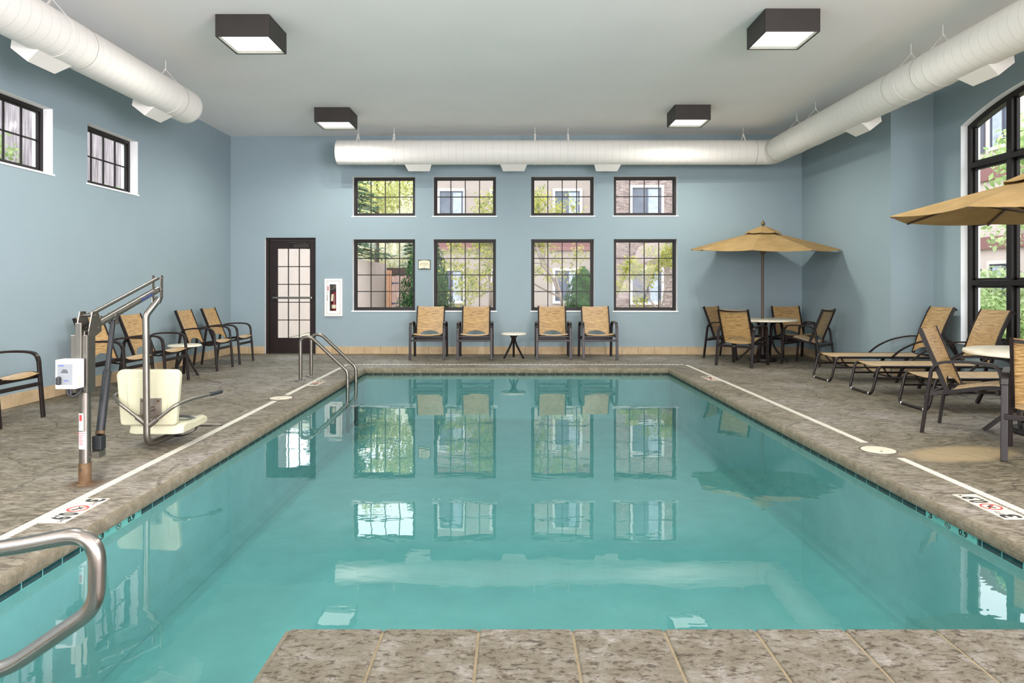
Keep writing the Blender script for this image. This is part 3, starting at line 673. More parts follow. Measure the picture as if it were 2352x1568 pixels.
# ------------------------------------------------------------------ air ducts
RD, ZD = .218, 3.66
def register(parent, p, along, out, mat):
    """flared box under the duct: along = duct direction, out = outward and down"""
    a = Vector(along).normalized(); o = Vector(out).normalized(); s = a.cross(o); p = Vector(p); vs = []
    for l, hw, hs in ((RD*.75, .24, .15), (RD+.10, .19, .10)):
        for i, j in ((-1,-1),(1,-1),(1,1),(-1,1)): vs.append(p+o*l+a*hw*i+s*hs*j)
    mb = MB(); mb.add(vs, [(0,1,2,3),(4,5,6,7),(0,1,5,4),(1,2,6,5),(2,3,7,6),(3,0,4,7)]); obj('register', mb, M[mat], parent)
def hanger(parent, p, along, gap=0):
    a = Vector(along).normalized(); s = Vector((-a.y, a.x, 0)); p = Vector(p); mb = MB(); top = Vector((0, 0, RD+.10))
    mb.tube([p+top, Vector((p.x, p.y, CEIL))], .005, 6); mb.tube([p+top-a*.02, p+top+a*.02], .011, 6)
    R2 = RD+.004
    for sg in (-1, 1):
        path = [p+top+s*.01*sg]+[p+(s*sin(t)*sg+Vector((0, 0, cos(t))))*R2 for t in [radians(q) for q in range(35, 181, 12)]]
        mb.bar(path, a, .025, .003)
    obj('hanger', mb, M['duct_plain'], parent)
def seam(parent, p, along):
    a = Vector(along).normalized(); s = Vector((-a.y, a.x, 0)); p = Vector(p); mb = MB()
    mb.tube([p+(s*cos(2*pi*i/40)+Vector((0, 0, 1))*sin(2*pi*i/40))*(RD+.0005) for i in range(40)], .004, 6, closed=True); obj('seam_ring', mb, M['drain_dark'] if False else M['duct_seam'], parent)
M['duct_seam'] = paint('duct_joint', srgb(150, 147, 138), .6)
d = empty('air_duct', label='white spiral air duct along the left wall ending in a plain cap', cat='air duct', group='white spiral air ducts')
XD = -4.325; mb = MB(); mb.tube([(XD, YF+.0, ZD), (XD, 9.22, ZD)], RD, 40); mb.tube([(XD, 9.22, ZD), (XD, 9.26, ZD), (XD, 9.285, ZD)], [RD, RD*.985, RD*.93], 40); obj('tube', mb, M['duct'], d, smooth=40)
for y in (8.62, 6.58): register(d, (XD, y, ZD), (0, 1, 0), (-.62, 0, -.78), 'duct_plain')
for y in (8.86, 6.92): seam(d, (XD, y, ZD), (0, 1, 0))
for y in (8.7, 6.55, 4.0): hanger(d, (XD, y, ZD), (0, 1, 0))
d = empty('air_duct', label='white spiral air duct along the back wall turning the corner along the right wall', cat='air duct', group='white spiral air ducts')
XD, YD = 4.64, 12.42; n = 40
mb = MB(); mb.tube([(-3.11, YD, ZD), (-3.09, YD, ZD), (XD-.33, YD, ZD)], [RD*.97, RD, RD], 40); obj('tube', mb, M['duct_x'], d, smooth=40)
mb = MB(); mb.tube(fillet([(XD-.33, YD, ZD), (XD, YD, ZD), (XD, YD-.33, ZD)], .3, 3), RD, 40); obj('elbow', mb, M['duct_plain'], d, smooth=40)
mb = MB(); mb.tube([(XD, YD-.33, ZD), (XD, YF+.0, ZD)], RD, 40); obj('tube', mb, M['duct'], d, smooth=40)
for x in (-1.67, .03, 1.70): register(d, (x, YD, ZD), (1, 0, 0), (0, .55, -.83), 'duct_plain')
for y in (9.45, 7.0): register(d, (XD, y, ZD), (0, 1, 0), (.62, 0, -.78), 'duct_plain')
for x in (XD-.33,): seam(d, (x, YD, ZD), (1, 0, 0))
for y in (YD-.33, 8.35, 7.75): seam(d, (XD, y, ZD), (0, 1, 0))
for x in (-2.74, -2.1, .41, 1.0, 4.12): hanger(d, (x, YD, ZD), (1, 0, 0))
for y in (11.35, 10.65, 8.1, 7.5): hanger(d, (XD, y, ZD), (0, 1, 0))

# ------------------------------------------------------------------ sling chairs
def S3(p, y): return Vector((p[0], y, p[1]))
BACK = curve([S3((-.155, .385), 0), S3((-.20, .50), 0), S3((-.275, .69), 0), S3((-.345, .865), 0), S3((-.362, .912), 0)], 5)
SEAT = curve([S3((-.19, .360), 0), S3((-.05, .392), 0), S3((.10, .428), 0), S3((.21, .440), 0), S3((.275, .425), 0)], 5)
def along(path, t):
    k = t*(len(path)-1); i = min(int(k), len(path)-2); return path[i].lerp(path[i+1], k-i)
def shift(path, y): return [Vector((p.x, y, p.z)) for p in path]
def make_chair():
    r = empty('sling_chair'); cf = M['chair_frame']; lat = (0, 1, 0); LY, RY = .292, .246
    for s in (-1, 1):
        y = s*LY
        mb = MB(); mb.bar([(.29, y, 0), (.245, y, .555)], lat, .046, .024); obj('leg', mb, cf, r, bevel=.005)
        mb = MB(); mb.bar([(-.335, y, 0), (-.262, y, .555)], lat, .046, .024); obj('leg', mb, cf, r, bevel=.005)
        mb = MB(); mb.bar(curve([(.245, y, .553), (.222, y, .607), (.16, y, .638), (0, y, .645), (-.16, y, .632), (-.225, y, .604), (-.262, y, .553)], 5), lat, .046, .022); obj('armrest', mb, cf, r, smooth=35)
        mb = MB(); mb.bar(shift(BACK, s*RY), lat, .024, .034); obj('back_rail', mb, cf, r, smooth=40)
        mb = MB(); mb.bar(shift(SEAT, s*RY), lat, .024, .032); mb.bar([(-.17, s*RY, .375), (-.315, s*(LY-.01), .33)], (0, 0, 1), .028, .018); obj('seat_rail', mb, cf, r, smooth=40)
    mb = MB(); mb.box((.205, -LY, .385), (.235, LY, .418)); obj('seat_brace', mb, cf, r, bevel=.004)
    mb = MB(); mb.bar(curve([(.06, -RY, .405), (.06, -.12, .375), (.06, 0, .365), (.06, .12, .375), (.06, RY, .405)], 4), (1, 0, 0), .03, .018); obj('seat_brace', mb, cf, r, smooth=40)
    mb = MB(); mb.box((.258, -LY, .315), (.282, LY, .352)); obj('stretcher', mb, cf, r, bevel=.004)
    mb = MB(); mb.box((-.318, -LY, .305), (-.294, LY, .345)); st = obj('stretcher', mb, cf, r, bevel=.004)
    mb = MB(); mb.lathe([(0, .003), (.016, .003), (.018, 0)], (0, 0, 0), 20, 0, Matrix.Translation((-.318, 0, .325)) @ Matrix.Rotation(radians(-90), 4, 'Y') @ Matrix.Diagonal((.55, 1.35, 1, 1))); obj('badge', mb, M['steel'], st)
    bt = along(BACK, .86); mb = MB(); mb.bar(curve([(bt.x, -RY, bt.z), (bt.x-.03, -.12, bt.z-.012), (bt.x-.042, 0, bt.z-.016), (bt.x-.03, .12, bt.z-.012), (bt.x, RY, bt.z)], 5), (0, 0, 1), .024, .014); obj('back_brace', mb, cf, r, smooth=40)
    g = []; nu, nv = 16, 14
    for i in range(nu+1):
        u = -1+2*i/nu; t0 = .02+.20*max(0, 1-(u/.78)**2)**.6 if abs(u) < .78 else .02; col = []
        for j in range(nv+1):
            t = t0+(1-t0)*j/nv; p = along(BACK, t); q = (1-u*u); col.append(Vector((p.x+.008-.020*q*(.4+.6*sin(pi*t)), u*RY, p.z-.010*q*(t > .9)*(t-.9)*10)))
        g.append(col)
    mb = MB(); mb.sheet(g, .005); obj('back_sling', mb, M['sling'], r, smooth=60)
    g = []
    for i in range(nu+1):
        u = -1+2*i/nu; col = []
        for j in range(nv+1):
            t = .04+.96*j/nv; p = along(SEAT, t); q = (1-u*u); col.append(Vector((p.x+.006*(j == nv), u*RY, p.z+.014-.022*q)))
        g.append(col)
    mb = MB(); mb.sheet(g, .005); obj('seat_sling', mb, M['sling'], r, smooth=60)
    return r
chair0 = make_chair(); used = [0]
def chair(x, y, fx, fy, label, group):
    o = chair0 if not used[0] else copy_tree(chair0); used[0] = 1
    o.location = (x, y, 0); o.rotation_euler = (0, 0, atan2(fy, fx)); return tag(o, label, 'chair', group)
G = 'brown framed tan sling chairs along the back wall'
for px, f, lab in ((984, 0, 'tan sling chair against the back wall, left of the pair under the second window'), (1091.5, 0, 'tan sling chair against the back wall directly left of the small round side table'),
                   (1270.5, 0, 'tan sling chair against the back wall directly right of the small round side table'), (1374, .035, 'tan sling chair against the back wall, rightmost of the row of four')):
    chair((px-1176)*12.3/F, 12.36, f-.0, -1, lab, G)
G = 'brown framed tan sling chairs along the left wall'
chair(-4.90, 6.56, 1, 0, 'tan sling chair at the left edge, nearest along the left wall and partly cut off', G)
chair(-4.72, 8.33, 1, -.03, 'tan sling chair behind the control box of the pool lift', G)
chair(-4.72, 9.24, 1, -.02, 'tan sling chair behind the upright pole of the pool lift', G)
chair(-4.72, 10.76, 1, .0, 'tan sling chair by the left wall just behind the low round side table', G)
chair(-4.73, 11.66, 1, .0, 'tan sling chair by the left wall nearest the glazed door', G)
G = 'tan sling chairs round the far umbrella table'
chair(3.86, 12.38, .7, -.7, 'tan sling chair at the far umbrella table, leftmost one against the back wall', G)
chair(3.74, 11.29, .68, .73, 'tan sling chair at the far umbrella table seen from behind, nearest the pool', G)
chair(4.98, 12.34, 0, -1, 'tan sling chair behind the far umbrella table in the corner, facing the viewer', G)
chair(4.85, 11.47, -.70, .715, 'tan sling chair right of the far umbrella table, back towards the right wall', G)
G = 'tan sling chairs round the near umbrella table'
chair(4.06, 6.12, .71, -.70, 'tan sling chair seen from the side between the loungers and the near umbrella table', G)
chair(4.06, 5.21, .62, .78, 'tan sling chair at the right edge seen from behind, closest to the viewer', G)

# ------------------------------------------------------------------ small side tables
def side_table():
    r = empty('side_table'); mb = MB(); mb.lathe([(0, .445), (.212, .445), (.226, .438), (.228, .428), (.222, .418), (0, .414)], n=40); obj('tabletop', mb, M['ivory_top'], r, smooth=35)
    for k in range(3):
        a = radians(90+120*k); c = Vector((cos(a), sin(a), 0)); l = Vector((-sin(a), cos(a), 0))
        mb = MB(); mb.bar(curve([c*.075+Vector((0, 0, .414)), c*.035+Vector((0, 0, .37)), c*.028+Vector((0, 0, .32)), c*.07+Vector((0, 0, .22)), c*.20], 5), l, .038, .02); obj('leg', mb, M['chair_frame'], r, smooth=40)
    return r
st0 = side_table(); st0.location = (.03, 12.37, 0); tag(st0, 'small round ivory side table between the chairs on the back wall', 'side table', 'small round side tables')
s2 = copy_tree(st0); s2.location = (-4.70, 10.0, 0); s2.rotation_euler = (0, 0, .5); tag(s2, 'small round ivory side table between chairs on the left wall', 'side table', 'small round side tables')

# ------------------------------------------------------------------ umbrella tables
def umbrella_table():
    r = empty('umbrella_table'); mb = MB(); prof = [(.03, .722), (.555, .722), (.568, .716), (.572, .704), (.568, .69), (.54, .684), (.03, .684), (.03, .722)]
    mb.lathe(prof, n=56); obj('tabletop', mb, M['ivory_top'], r, smooth=35)
    for k in range(4):
        a = radians(45+90*k+9); c = Vector((cos(a), sin(a), 0)); l = Vector((-sin(a), cos(a), 0))
        mb = MB(); mb.bar(curve([c*.36+Vector((0, 0, .68)), c*.24+Vector((0, 0, .665)), c*.165+Vector((0, 0, .58)), c*.15+Vector((0, 0, .42)), c*.22+Vector((0, 0, .2)), c*.42], 5), l, .05, .024); obj('leg', mb, M['chair_frame'], r, smooth=40)
    mb = MB(); mb.tube([(cos(2*pi*i/28)*.15, sin(2*pi*i/28)*.15, .42) for i in range(28)], .010, 8, closed=True); obj('leg_ring', mb, M['chair_frame'], r, smooth=60)
    return r
def umbrella(x, y, zr, zt, R, rot, tilt, tdir, label):
    r = empty('patio_umbrella', (x, y, 0), label=label, cat='umbrella', group='khaki patio umbrellas'); n = 8
    PT = Matrix.Translation((0, 0, zr)) @ Matrix.Rotation(tilt, 4, Vector((-sin(tdir), cos(tdir), 0))) @ Matrix.Translation((0, 0, -zr))
    H = zt-zr
    def cz(q): return zr+H*(1-q)*(1+.06*q)           # q = fraction of the radius
    def pt(k, u, q, dz=0, sag=.022):
        a0, a1 = rot+2*pi*k/n, rot+2*pi*(k+1)/n; A = Vector((cos(a0), sin(a0), 0))*R*q; B = Vector((cos(a1), sin(a1), 0))*R*q; p = A.lerp(B, u); s = 4*u*(1-u)
        p = p*(1-.035*s*q*q); return PT @ Vector((p.x, p.y, cz(q)-sag*s*q+dz))
    mb = MB()
    for k in range(n): mb.sheet([[pt(k, u/6, .10+.90*v/8) for v in range(9)] for u in range(7)], .004)
    obj('canopy', mb, M['canopy'], r, smooth=25)
    mb = MB()
    for k in range(n): mb.sheet([[pt(k, u/6, .04+.21*v/4, .078-.045*(v/4) + (.020*sin(u*pi*2) if v == 4 else 0), .03) for v in range(5)] for u in range(7)], .004)
    obj('vent', mb, M['canopy'], r, smooth=30)
    top = PT @ Vector((0, 0, zt+.07)); mb = MB(); mb.tube([(0, 0, .05), (0, 0, zr-.05), top], .0215, 14); obj('pole', mb, M['pole'], r, smooth=40)
    mb = MB(); mb.lathe([(0, .10), (.008, .096), (.022, .075), (.034, .045), (.030, .02), (.016, .006), (.02, 0), (.03, -.01), (.03, -.03)], tuple(top), 20); obj('finial', mb, M['olive_hub'], r, smooth=50)
    mb = MB(); mb.lathe([(.0225, .05), (.05, .04), (.055, 0), (.04, -.05), (.0225, -.06)], (0, 0, zr-.02), 20); obj('runner', mb, M['olive_hub'], r, smooth=40)
    hub = PT @ Vector((0, 0, cz(.04)-.03))
    for k in range(n):
        tip = pt(k, 0, .985, -.016); mid = pt(k, 0, .52, -.02); mb = MB(); mb.bar([hub, mid, tip], Vector((-sin(rot+2*pi*k/n), cos(rot+2*pi*k/n), 0)), .018, .018); rb = obj('rib', mb, M['pole'], r)
        mb = MB(); mb.bar([Vector((cos(rot+2*pi*k/n)*.05, sin(rot+2*pi*k/n)*.05, zr-.0)), mid], Vector((-sin(rot+2*pi*k/n), cos(rot+2*pi*k/n), 0)), .014, .014); obj('strut', mb, M['pole'], rb)
    mb = MB(); mb.lathe([(0, 0), (.225, 0), (.235, .015), (.225, .05), (.12, .085), (.05, .11), (.04, .25), (.026, .26), (.0, .26)], n=36); obj('base', mb, M['chair_frame'], r, smooth=40)
    return r
ut = umbrella_table(); ut.location = (4.29, 11.93, 0); tag(ut, 'round ivory topped table under the far umbrella in the corner', 'table', 'round umbrella tables')
umbrella(4.29, 11.93, 1.905, 2.235, 1.225, radians(18), radians(3.4), radians(-90), 'khaki patio umbrella standing in the back right corner')
ut2 = copy_tree(ut); ut2.location = (4.62, 6.10, 0); ut2.rotation_euler = (0, 0, .3); tag(ut2, 'round ivory topped table at the right edge under the near umbrella', 'table', 'round umbrella tables')
umbrella(4.62, 6.06, 1.92, 2.25, 1.21, radians(30), radians(.5), radians(-90), 'large looking tan patio umbrella cut off by the right edge')

# ------------------------------------------------------------------ loungers
def make_lounger():
    r = empty('sun_lounger'); cf = M['chair_frame']; RW = .275
    for s in (-1, 1):
        y = s*RW
        mb = MB(); mb.tube(fillet([(.135, y, .335), (1.34, y, .335), (1.72, y, .29)], .15), .0155, 10); obj('side_rail', mb, cf, r, smooth=50)
        mb = MB(); mb.tube([(.045, y*.98, .205), (1.02, y*.98, .20), (1.66, y*.98, .20)], .0125, 8); obj('lower_rail', mb, cf, r, smooth=50)
        mb = MB(); mb.bar([(1.02, y, .34), (.86, y, 0)], (0, 1, 0), .022, .044); obj('leg', mb, cf, r, bevel=.004)
        mb = MB(); mb.bar([(1.72, y, .30), (1.66, y, .0)], (0, 1, 0), .022, .04); obj('leg', mb, cf, r, bevel=.004)
        mb = MB(); mb.bar(curve([(.80, s*.30, .345), (.92, s*.30, .44), (1.10, s*.30, .525), (1.30, s*.30, .57), (1.45, s*.30, .58), (1.56, s*.30, .555), (1.62, s*.30, .48), (1.68, s*.30, .33)], 5), (0, 1, 0), .026, .018); obj('armrest', mb, cf, r, smooth=40)
    mb = MB(); p = [(.16, RW, .335), (.075, RW, .335), (-.005, RW*.97, .016), (-.005, -RW*.97, .016), (.075, -RW, .335), (.16, -RW, .335)]
    mb.tube(fillet(p, [.06, .07, .07, .06]), .0155, 10); obj('foot_loop', mb, cf, r, smooth=50)
    for s in (-1, 1):
        mb = MB(); mb.lathe([(0, -.016), (.012, -.012), (.018, 0), (.012, .012), (0, .016)], (-.007, s*.205, .018), 12); obj('glide', mb, M['white_plastic'], r, smooth=60)
        mb = MB(); mb.tube(curve([(.15, s*.235, .325), (.20, s*.225, .25), (.27, s*.18, .205), (.30, 0, .20)], 5), .010, 8); obj('foot_brace', mb, cf, r, smooth=50)
    for x in (.62, 1.0, 1.41): mb = MB(); mb.tube([(x, -RW, .322), (x, RW, .322)], .011, 8); obj('cross_bar', mb, cf, r, smooth=50)
    BK = curve([(1.395, 0, .35), (1.450, 0, .52), (1.525, 0, .73), (1.612, 0, .92), (1.652, 0, .995)], 5)
    for s in (-1, 1):
        mb = MB(); mb.bar(shift(BK, s*.262), (0, 1, 0), .024, .036); obj('back_rail', mb, cf, r, smooth=40)
        mb = MB(); mb.bar([(1.505, s*.235, .66), (1.715, s*.25, .30)], (0, 1, 0), .018, .026); obj('back_prop', mb, cf, r)
    mb = MB(); q = along(BK, .88); mb.tube([(q.x+.03, -.285, q.z), (q.x+.03, .285, q.z)], .012, 8); obj('back_brace', mb, cf, r, smooth=50)
    g = [[Vector((.095+(1.38-.095)*j/20, u/10*.258, .345-.016*(1-(u/10)**2))) for j in range(21)] for u in range(-10, 11)]
    mb = MB(); mb.sheet(g, .005); obj('seat_sling', mb, M['sling'], r, smooth=60)
    g = []
    for u in range(-10, 11):
        col = []; q2 = 1-(u/10)**2; t0 = .02+.13*q2
        for j in range(17):
            t = t0+(1-t0)*j/16; p = along(BK, t); col.append(Vector((p.x-.012+.02*q2*sin(pi*t), u/10*.255, p.z)))
        g.append(col)
    mb = MB(); mb.sheet(g, .005); obj('back_sling', mb, M['sling'], r, smooth=60)
    return r
lo = make_lounger(); G = 'tan sling loungers in the window alcove'
for i, (x, y, lab) in enumerate(((4.24, 9.53, 'tan sling lounger farthest back beside the alcove corner'), (4.235, 8.46, 'tan sling lounger in the middle of the row of three'), (4.25, 7.38, 'tan sling lounger nearest the viewer, behind the side-on chair'))):
    o = lo if i == 0 else copy_tree(lo); o.location = (x, y, 0); tag(o, lab, 'lounger', G)

# ------------------------------------------------------------------ pool ladder and hand rail
ld = empty('pool_ladder', (0, 0, 0), label='stainless steel pool ladder at the back left corner of the pool', cat='pool ladder')
for y in (9.42, 9.92):
    p = fillet([(-2.86, y, .0), (-2.86, y, .585), (-2.72, y, .60), (-2.225, y, .13), (-2.215, y, -.70)], [.14, .14, .12], 8)
    mb = MB(); mb.tube(p, .0235, 16); rl = obj('rail', mb, M['tube_steel'], ld, smooth=60)
    mb = MB(); mb.lathe([(0, .022), (.03, .022), (.066, .014), (.072, .002), (0, .002)], (-2.86, y, 0), 28); obj('flange', mb, M['tube_steel'], rl, smooth=40)
for z in (-.16, -.40, -.64):
    mb = MB(); mb.box((-2.25, 9.42, z-.012), (-2.18, 9.92, z+.012)); obj('tread', mb, M['steel'], ld, bevel=.006)
hr = empty('hand_rail', label='thick stainless steel hand rail bending over the pool steps at lower left', cat='hand rail')
Y = 2.1; pts = [at(x, y, Y) for x, y in ((-900, 1403), (120, 1240), (222, 1222), (226, 1380), (150, 1452), (-640, 1960))]
p = fillet([pts[0]]+[pts[1], pts[2], pts[3], pts[4], pts[5]][1-1:], [.05, .11, .13, .10], 10)
p = fillet([(-2.76, Y, -.0), (-2.76, Y, .32), tuple(at(60, 1250, Y)), tuple(at(226, 1218, Y)), tuple(at(222, 1395, Y)), tuple(at(30, 1527, Y)), (-2.05, Y, -.02), (-2.05, Y, -.8)], [.14, .3, .115, .12, .3, .14], 10)
mb = MB(); mb.tube(p, .0242, 24); rl = obj('rail', mb, M['steel'], hr, smooth=60)
mb = MB(); mb.lathe([(0, .022), (.03, .022), (.066, .014), (.072, .002), (0, .002)], (-2.76, Y, 0), 28); obj('flange', mb, M['tube_steel'], hr, smooth=40)

# ------------------------------------------------------------------ pool lift
LX, LY = -2.795, 4.56
lf = empty('pool_lift', (0, 0, 0), label='steel pool lift with cream plastic seat on the left deck', cat='pool lift')
mb = MB(); mb.lathe([(0, .0), (.038, .0), (.0385, .135), (.036, .137), (0, .137)], (LX, LY, 0), 28); mb.lathe([(.0, .006), (.05, .006), (.055, 0)], (LX, LY, 0), 28); so = obj('socket', mb, M['rust'], lf, smooth=40)
mb = MB(); mb.disc((0, 0, 0), .006, 0, .003, 14); 
for v in range(len(mb.v)): q = mb.v[v]; mb.v[v] = (LX-.005+q[0], LY-.0395+q[2]*-.5, .10+q[1])
obj('bolt_hole', mb, M['ink'], so)
mb = MB(); mb.lathe([(0, .137), (.034, .137), (.034, .66), (0, .66)], (LX, LY, 0), 28); post = obj('post', mb, M['tube_steel'], lf, smooth=40)
def wrap(name, z0, z1, w0, w1, mat, parent, r=.0347):
    g = [[Vector((LX+r*sin(w0+(w1-w0)*i/8), LY-r*cos(w0+(w1-w0)*i/8), z)) for z in (z0, z1)] for i in range(9)]; mb = MB(); mb.sheet(g, .0008); return obj(name, mb, M[mat], parent)
def ptext(s, z, size, mat, w=0):
    text('lettering', s, size, M[mat], post, frame((LX+.036*sin(w), LY-.0358*cos(w), z), (cos(w), sin(w), 0), (0, 0, 1)), .0003)
wrap('warning_label', .232, .345, -.85, .75, 'white_plastic', post); ptext('WARNING', .334, .0135, 'red_ink', -.05)
for k in range(7): wrap('label_line', .318-.010*k, .322-.010*k, -.6, .35-.12*(k % 3), 'red_ink', post, .0352)
wrap('instruction_label', .352, .465, -.85, .3, 'white_plastic', post)
for k in range(5): wrap('label_line', .395-.009*k, .398-.009*k, -.62, .1-.1*(k % 2), 'grey_panel', post, .0352)
wrap('label_emblem', .415, .455, -.55, .05, 'red_ink', post, .0352)
mb = MB(); mb.box((LX-.068, LY-.06, .62), (LX+.045, LY+.035, .90)); 
mb = MB()
for lo_, hi_ in (((LX-.062, LY-.052, .60), (LX+.045, LY-.044, 1.005 if False else .975)), ((LX-.062, LY-.044, .60), (LX-.054, LY+.04, .975)), ((LX+.037, LY-.044, .60), (LX+.045, LY+.04, .975))): mb.box(lo_, hi_)
obj('bracket', mb, M['tube_steel'], lf, bevel=.003)
mb = MB(); mb.box((LX-.028, LY-.062, .80), (LX+.014, LY-.053, 1.055)); mb.box((LX+.02, LY-.05, .70), (LX+.028, LY+.05, 1.0)); obj('back_plate', mb, M['tube_steel'], lf, bevel=.004)
mb = MB(); mb.box((LX-.095, LY-.155, .640), (LX+.035, LY-.063, .826)); bx = obj('control_box', mb, M['white_plastic'], lf, bevel=.006)
mb = MB(); mb.box((LX-.079, LY-.159, .668), (LX+.016, LY-.155, .800)); pn = obj('label_panel', mb, M['grey_panel'], bx, bevel=.002)
mb = MB(); mb.box((LX-.078, LY-.182, .668), (LX-.050, LY-.158, .722)); obj('knob', mb, M['black'], bx, bevel=.009)
mb = MB()
for x0_, x1_, z_, mi in ((-.070, -.035, .787, 0), (-.045, -.018, .760, 1), (-.050, -.012, .752, 1), (-.055, -.010, .744, 1), (-.036, -.006, .692, 0)): mb.box((LX+x0_, LY-.1602, z_), (LX+x1_, LY-.1588, z_+.005), mi)
obj('label_line', mb, [M['blue_ink'], M['ink']], pn)
mb = MB(); mb.box((LX+.0345, LY-.125, .652), (LX+.0358, LY-.105, .722)); obj('side_label', mb, M['lid'], bx)
mb = MB(); mb.tube(curve([(LX-.05, LY-.10, .645), (LX-.05, LY-.10, .605), (LX-.02, LY-.09, .585), (LX+.01, LY-.07, .61), (LX+.0, LY-.05, .645)], 5), .008, 8); mb.tube([(LX-.03, LY-.1, .645), (LX-.03, LY-.1, .60)], .010, 8); obj('cable', mb, M['black'], lf, smooth=50)
# arm: two parallel bars rising away from the viewer
A0, A1 = Vector((LX+.0, 4.60, 1.10)), Vector((LX, 5.48, 1.348)); B0, B1 = Vector((LX, 4.62, 1.015)), Vector((LX, 5.49, 1.262))
mb = MB(); mb.tube([A0, A1], .0135, 14); obj('upper_rod', mb, M['tube_steel'], lf, smooth=50)
mb = MB(); mb.tube([B0, B1], .0255, 18); bm_ = obj('beam', mb, M['tube_steel'], lf, smooth=50)
bd = (B1-B0).normalized(); side = Vector((1, 0, 0)); upv = side.cross(bd).normalized()
text('lettering', 'SPECTRUM', .034, M['blue_ink'], bm_, frame(B0.lerp(B1, .77)+side*.0262+Vector((0, 0, 0)), bd, upv), .0004)
mb = MB()
for s in (-1, 1):
    x = LX+s*.038
    mb.add([(x, y, z) for y, z in ((4.53, .93), (4.67, .99), (4.67, 1.05), (4.63, 1.125), (4.57, 1.125), (4.53, 1.0))]+[(x+.006*s, y, z) for y, z in ((4.53, .93), (4.67, .99), (4.67, 1.05), (4.63, 1.125), (4.57, 1.125), (4.53, 1.0))], [(0,1,2,3,4,5),(6,7,8,9,10,11)]+[(i, (i+1) % 6, 6+(i+1) % 6, 6+i) for i in range(6)])
mb.tube([(LX-.05, A0.y, A0.z), (LX+.05, A0.y, A0.z)], .009, 10); mb.tube([(LX-.05, B0.y+.02, B0.z), (LX+.05, B0.y+.02, B0.z)], .010, 10)
obj('pivot_plate', mb, M['tube_steel'], lf)
mb = MB()
for s in (-1, 1):
    x = LX+s*.034; mb.bar([(x, 5.49, 1.375), (x, 5.49, 1.20), (x*1+s*-.010, 5.475, 1.155)], (0, 1, 0), .034, .006)
mb.tube([(LX-.042, 5.49, 1.352), (LX+.042, 5.49, 1.352)], .008, 10); mb.tube([(LX-.042, 5.49, 1.264), (LX+.042, 5.49, 1.264)], .009, 10)
obj('link_plate', mb, M['tube_steel'], lf)
mast = fillet([(LX+.005, 5.49, 1.195), (LX-.0, 5.44, 1.02), (LX-.0, 5.43, .40), (LX-.0, 5.43, .062), (LX-.06, 5.86, .075)], [.10, .1, .075], 8)
mast = fillet([(LX+.01, 5.50, 1.195), (LX-.065, 5.44, 1.06), (LX-.058, 5.43, .9), (LX-.045, 5.42, .048), (LX+.0, 5.86, .068)], [.09, .1, .09], 8)
mb = MB(); mb.tube(mast, .0255, 18); obj('hanging_pole', mb, M['tube_steel'], lf, smooth=60)
T0 = B0.lerp(B1, .30)+Vector((0, 0, -.035)); T1 = Vector((LX+.050, LY+.075, .27)); dd = (T1-T0)
mb = MB(); mb.tube([T0, T0+dd*.46], .0175, 14); mb.tube([T0+dd*.43, T0+dd*.45, T0+dd*.93], [.022, .027, .027], 16); obj('actuator', mb, M['actuator'], lf, smooth=50)
mb = MB(); mb.tube([T0+dd*.93, T0+dd*.955], .029, 16); obj('rust_band', mb, M['rust'], lf, smooth=50)
mb = MB(); mb.box((T1.x-.034, T1.y-.03, .205), (T1.x+.028, T1.y+.03, .30)); obj('actuator_foot', mb, M['actuator'], lf, bevel=.006)
mb = MB(); mb.box((LX+.02, LY+.01, .165), (LX+.085, LY+.085, .205)); mb.tube([(LX+.05, LY+.0, .185), (LX+.05, LY+.1, .185)], .008, 8); mb.box((T0.x-.03, T0.y-.015, T0.z-.03), (T0.x-.024, T0.y+.015, T0.z+.05)); mb.box((T0.x+.024, T0.y-.015, T0.z-.03), (T0.x+.03, T0.y+.015, T0.z+.05)); mb.tube([(T0.x-.036, T0.y, T0.z-.01), (T0.x+.036, T0.y, T0.z-.01)], .008, 10); obj('actuator_bracket', mb, M['tube_steel'], lf)
# seat
SX, SY = -2.885, 5.52
def rounded(w0, w1, h0, h1, r, y0, y1, name, mat, parent, bev=.014):
    """rounded panel in the x-z plane, w0 at the bottom, w1 at the top"""
    pts = []
    for cx, cz, a0 in ((w1/2-r, h1-r, 0), (-w1/2+r, h1-r, 90), (-w0/2+r*.6, h0+r*.6, 180), (w0/2-r*.6, h0+r*.6, 270)):
        rr = r if cz > (h0+h1)/2 else r*.6
        for k in range(6): a = radians(a0+18*k); pts.append((cx+rr*cos(a), cz+rr*sin(a)))
    n = len(pts); mb = MB(); mb.add([(SX+x, y0, z) for x, z in pts]+[(SX+x, y1, z) for x, z in pts], [tuple(range(n)), tuple(range(n, 2*n))]+[(i, (i+1) % n, n+(i+1) % n, n+i) for i in range(n)])
    return obj(name, mb, M[mat], parent, bevel=bev)
bk = rounded(.445, .505, .185, .628, .05, SY, SY+.055, 'backrest', 'cream', lf)
rounded(.30, .34, .27, .56, .04, SY-.008, SY+.004, 'moulded_panel', 'cream', bk, .007)
mb = MB(); mb.box((SX+.03-.085, SY-.018, .245), (SX+.03+.085, SY-.008, .405)); pl = obj('mounting_plate', mb, M['plate_steel'], lf, bevel=.003)
mb = MB()
for sx in (-1, 1):
    for z in (.265, .385): mb.lathe([(0, .008), (.008, .006), (.010, 0)], (0, 0, 0), 12, 0, frame((SX+.03+sx*.062, SY-.018, z), (1, 0, 0), (0, 0, 1)))
obj('bolt', mb, M['rust'], pl)
mb = MB(); mb.tube([(SX+.05, SY-.09, .325), (SX+.05, SY-.01, .325)], .02, 14); obj('stub', mb, M['tube_steel'], pl, smooth=50)
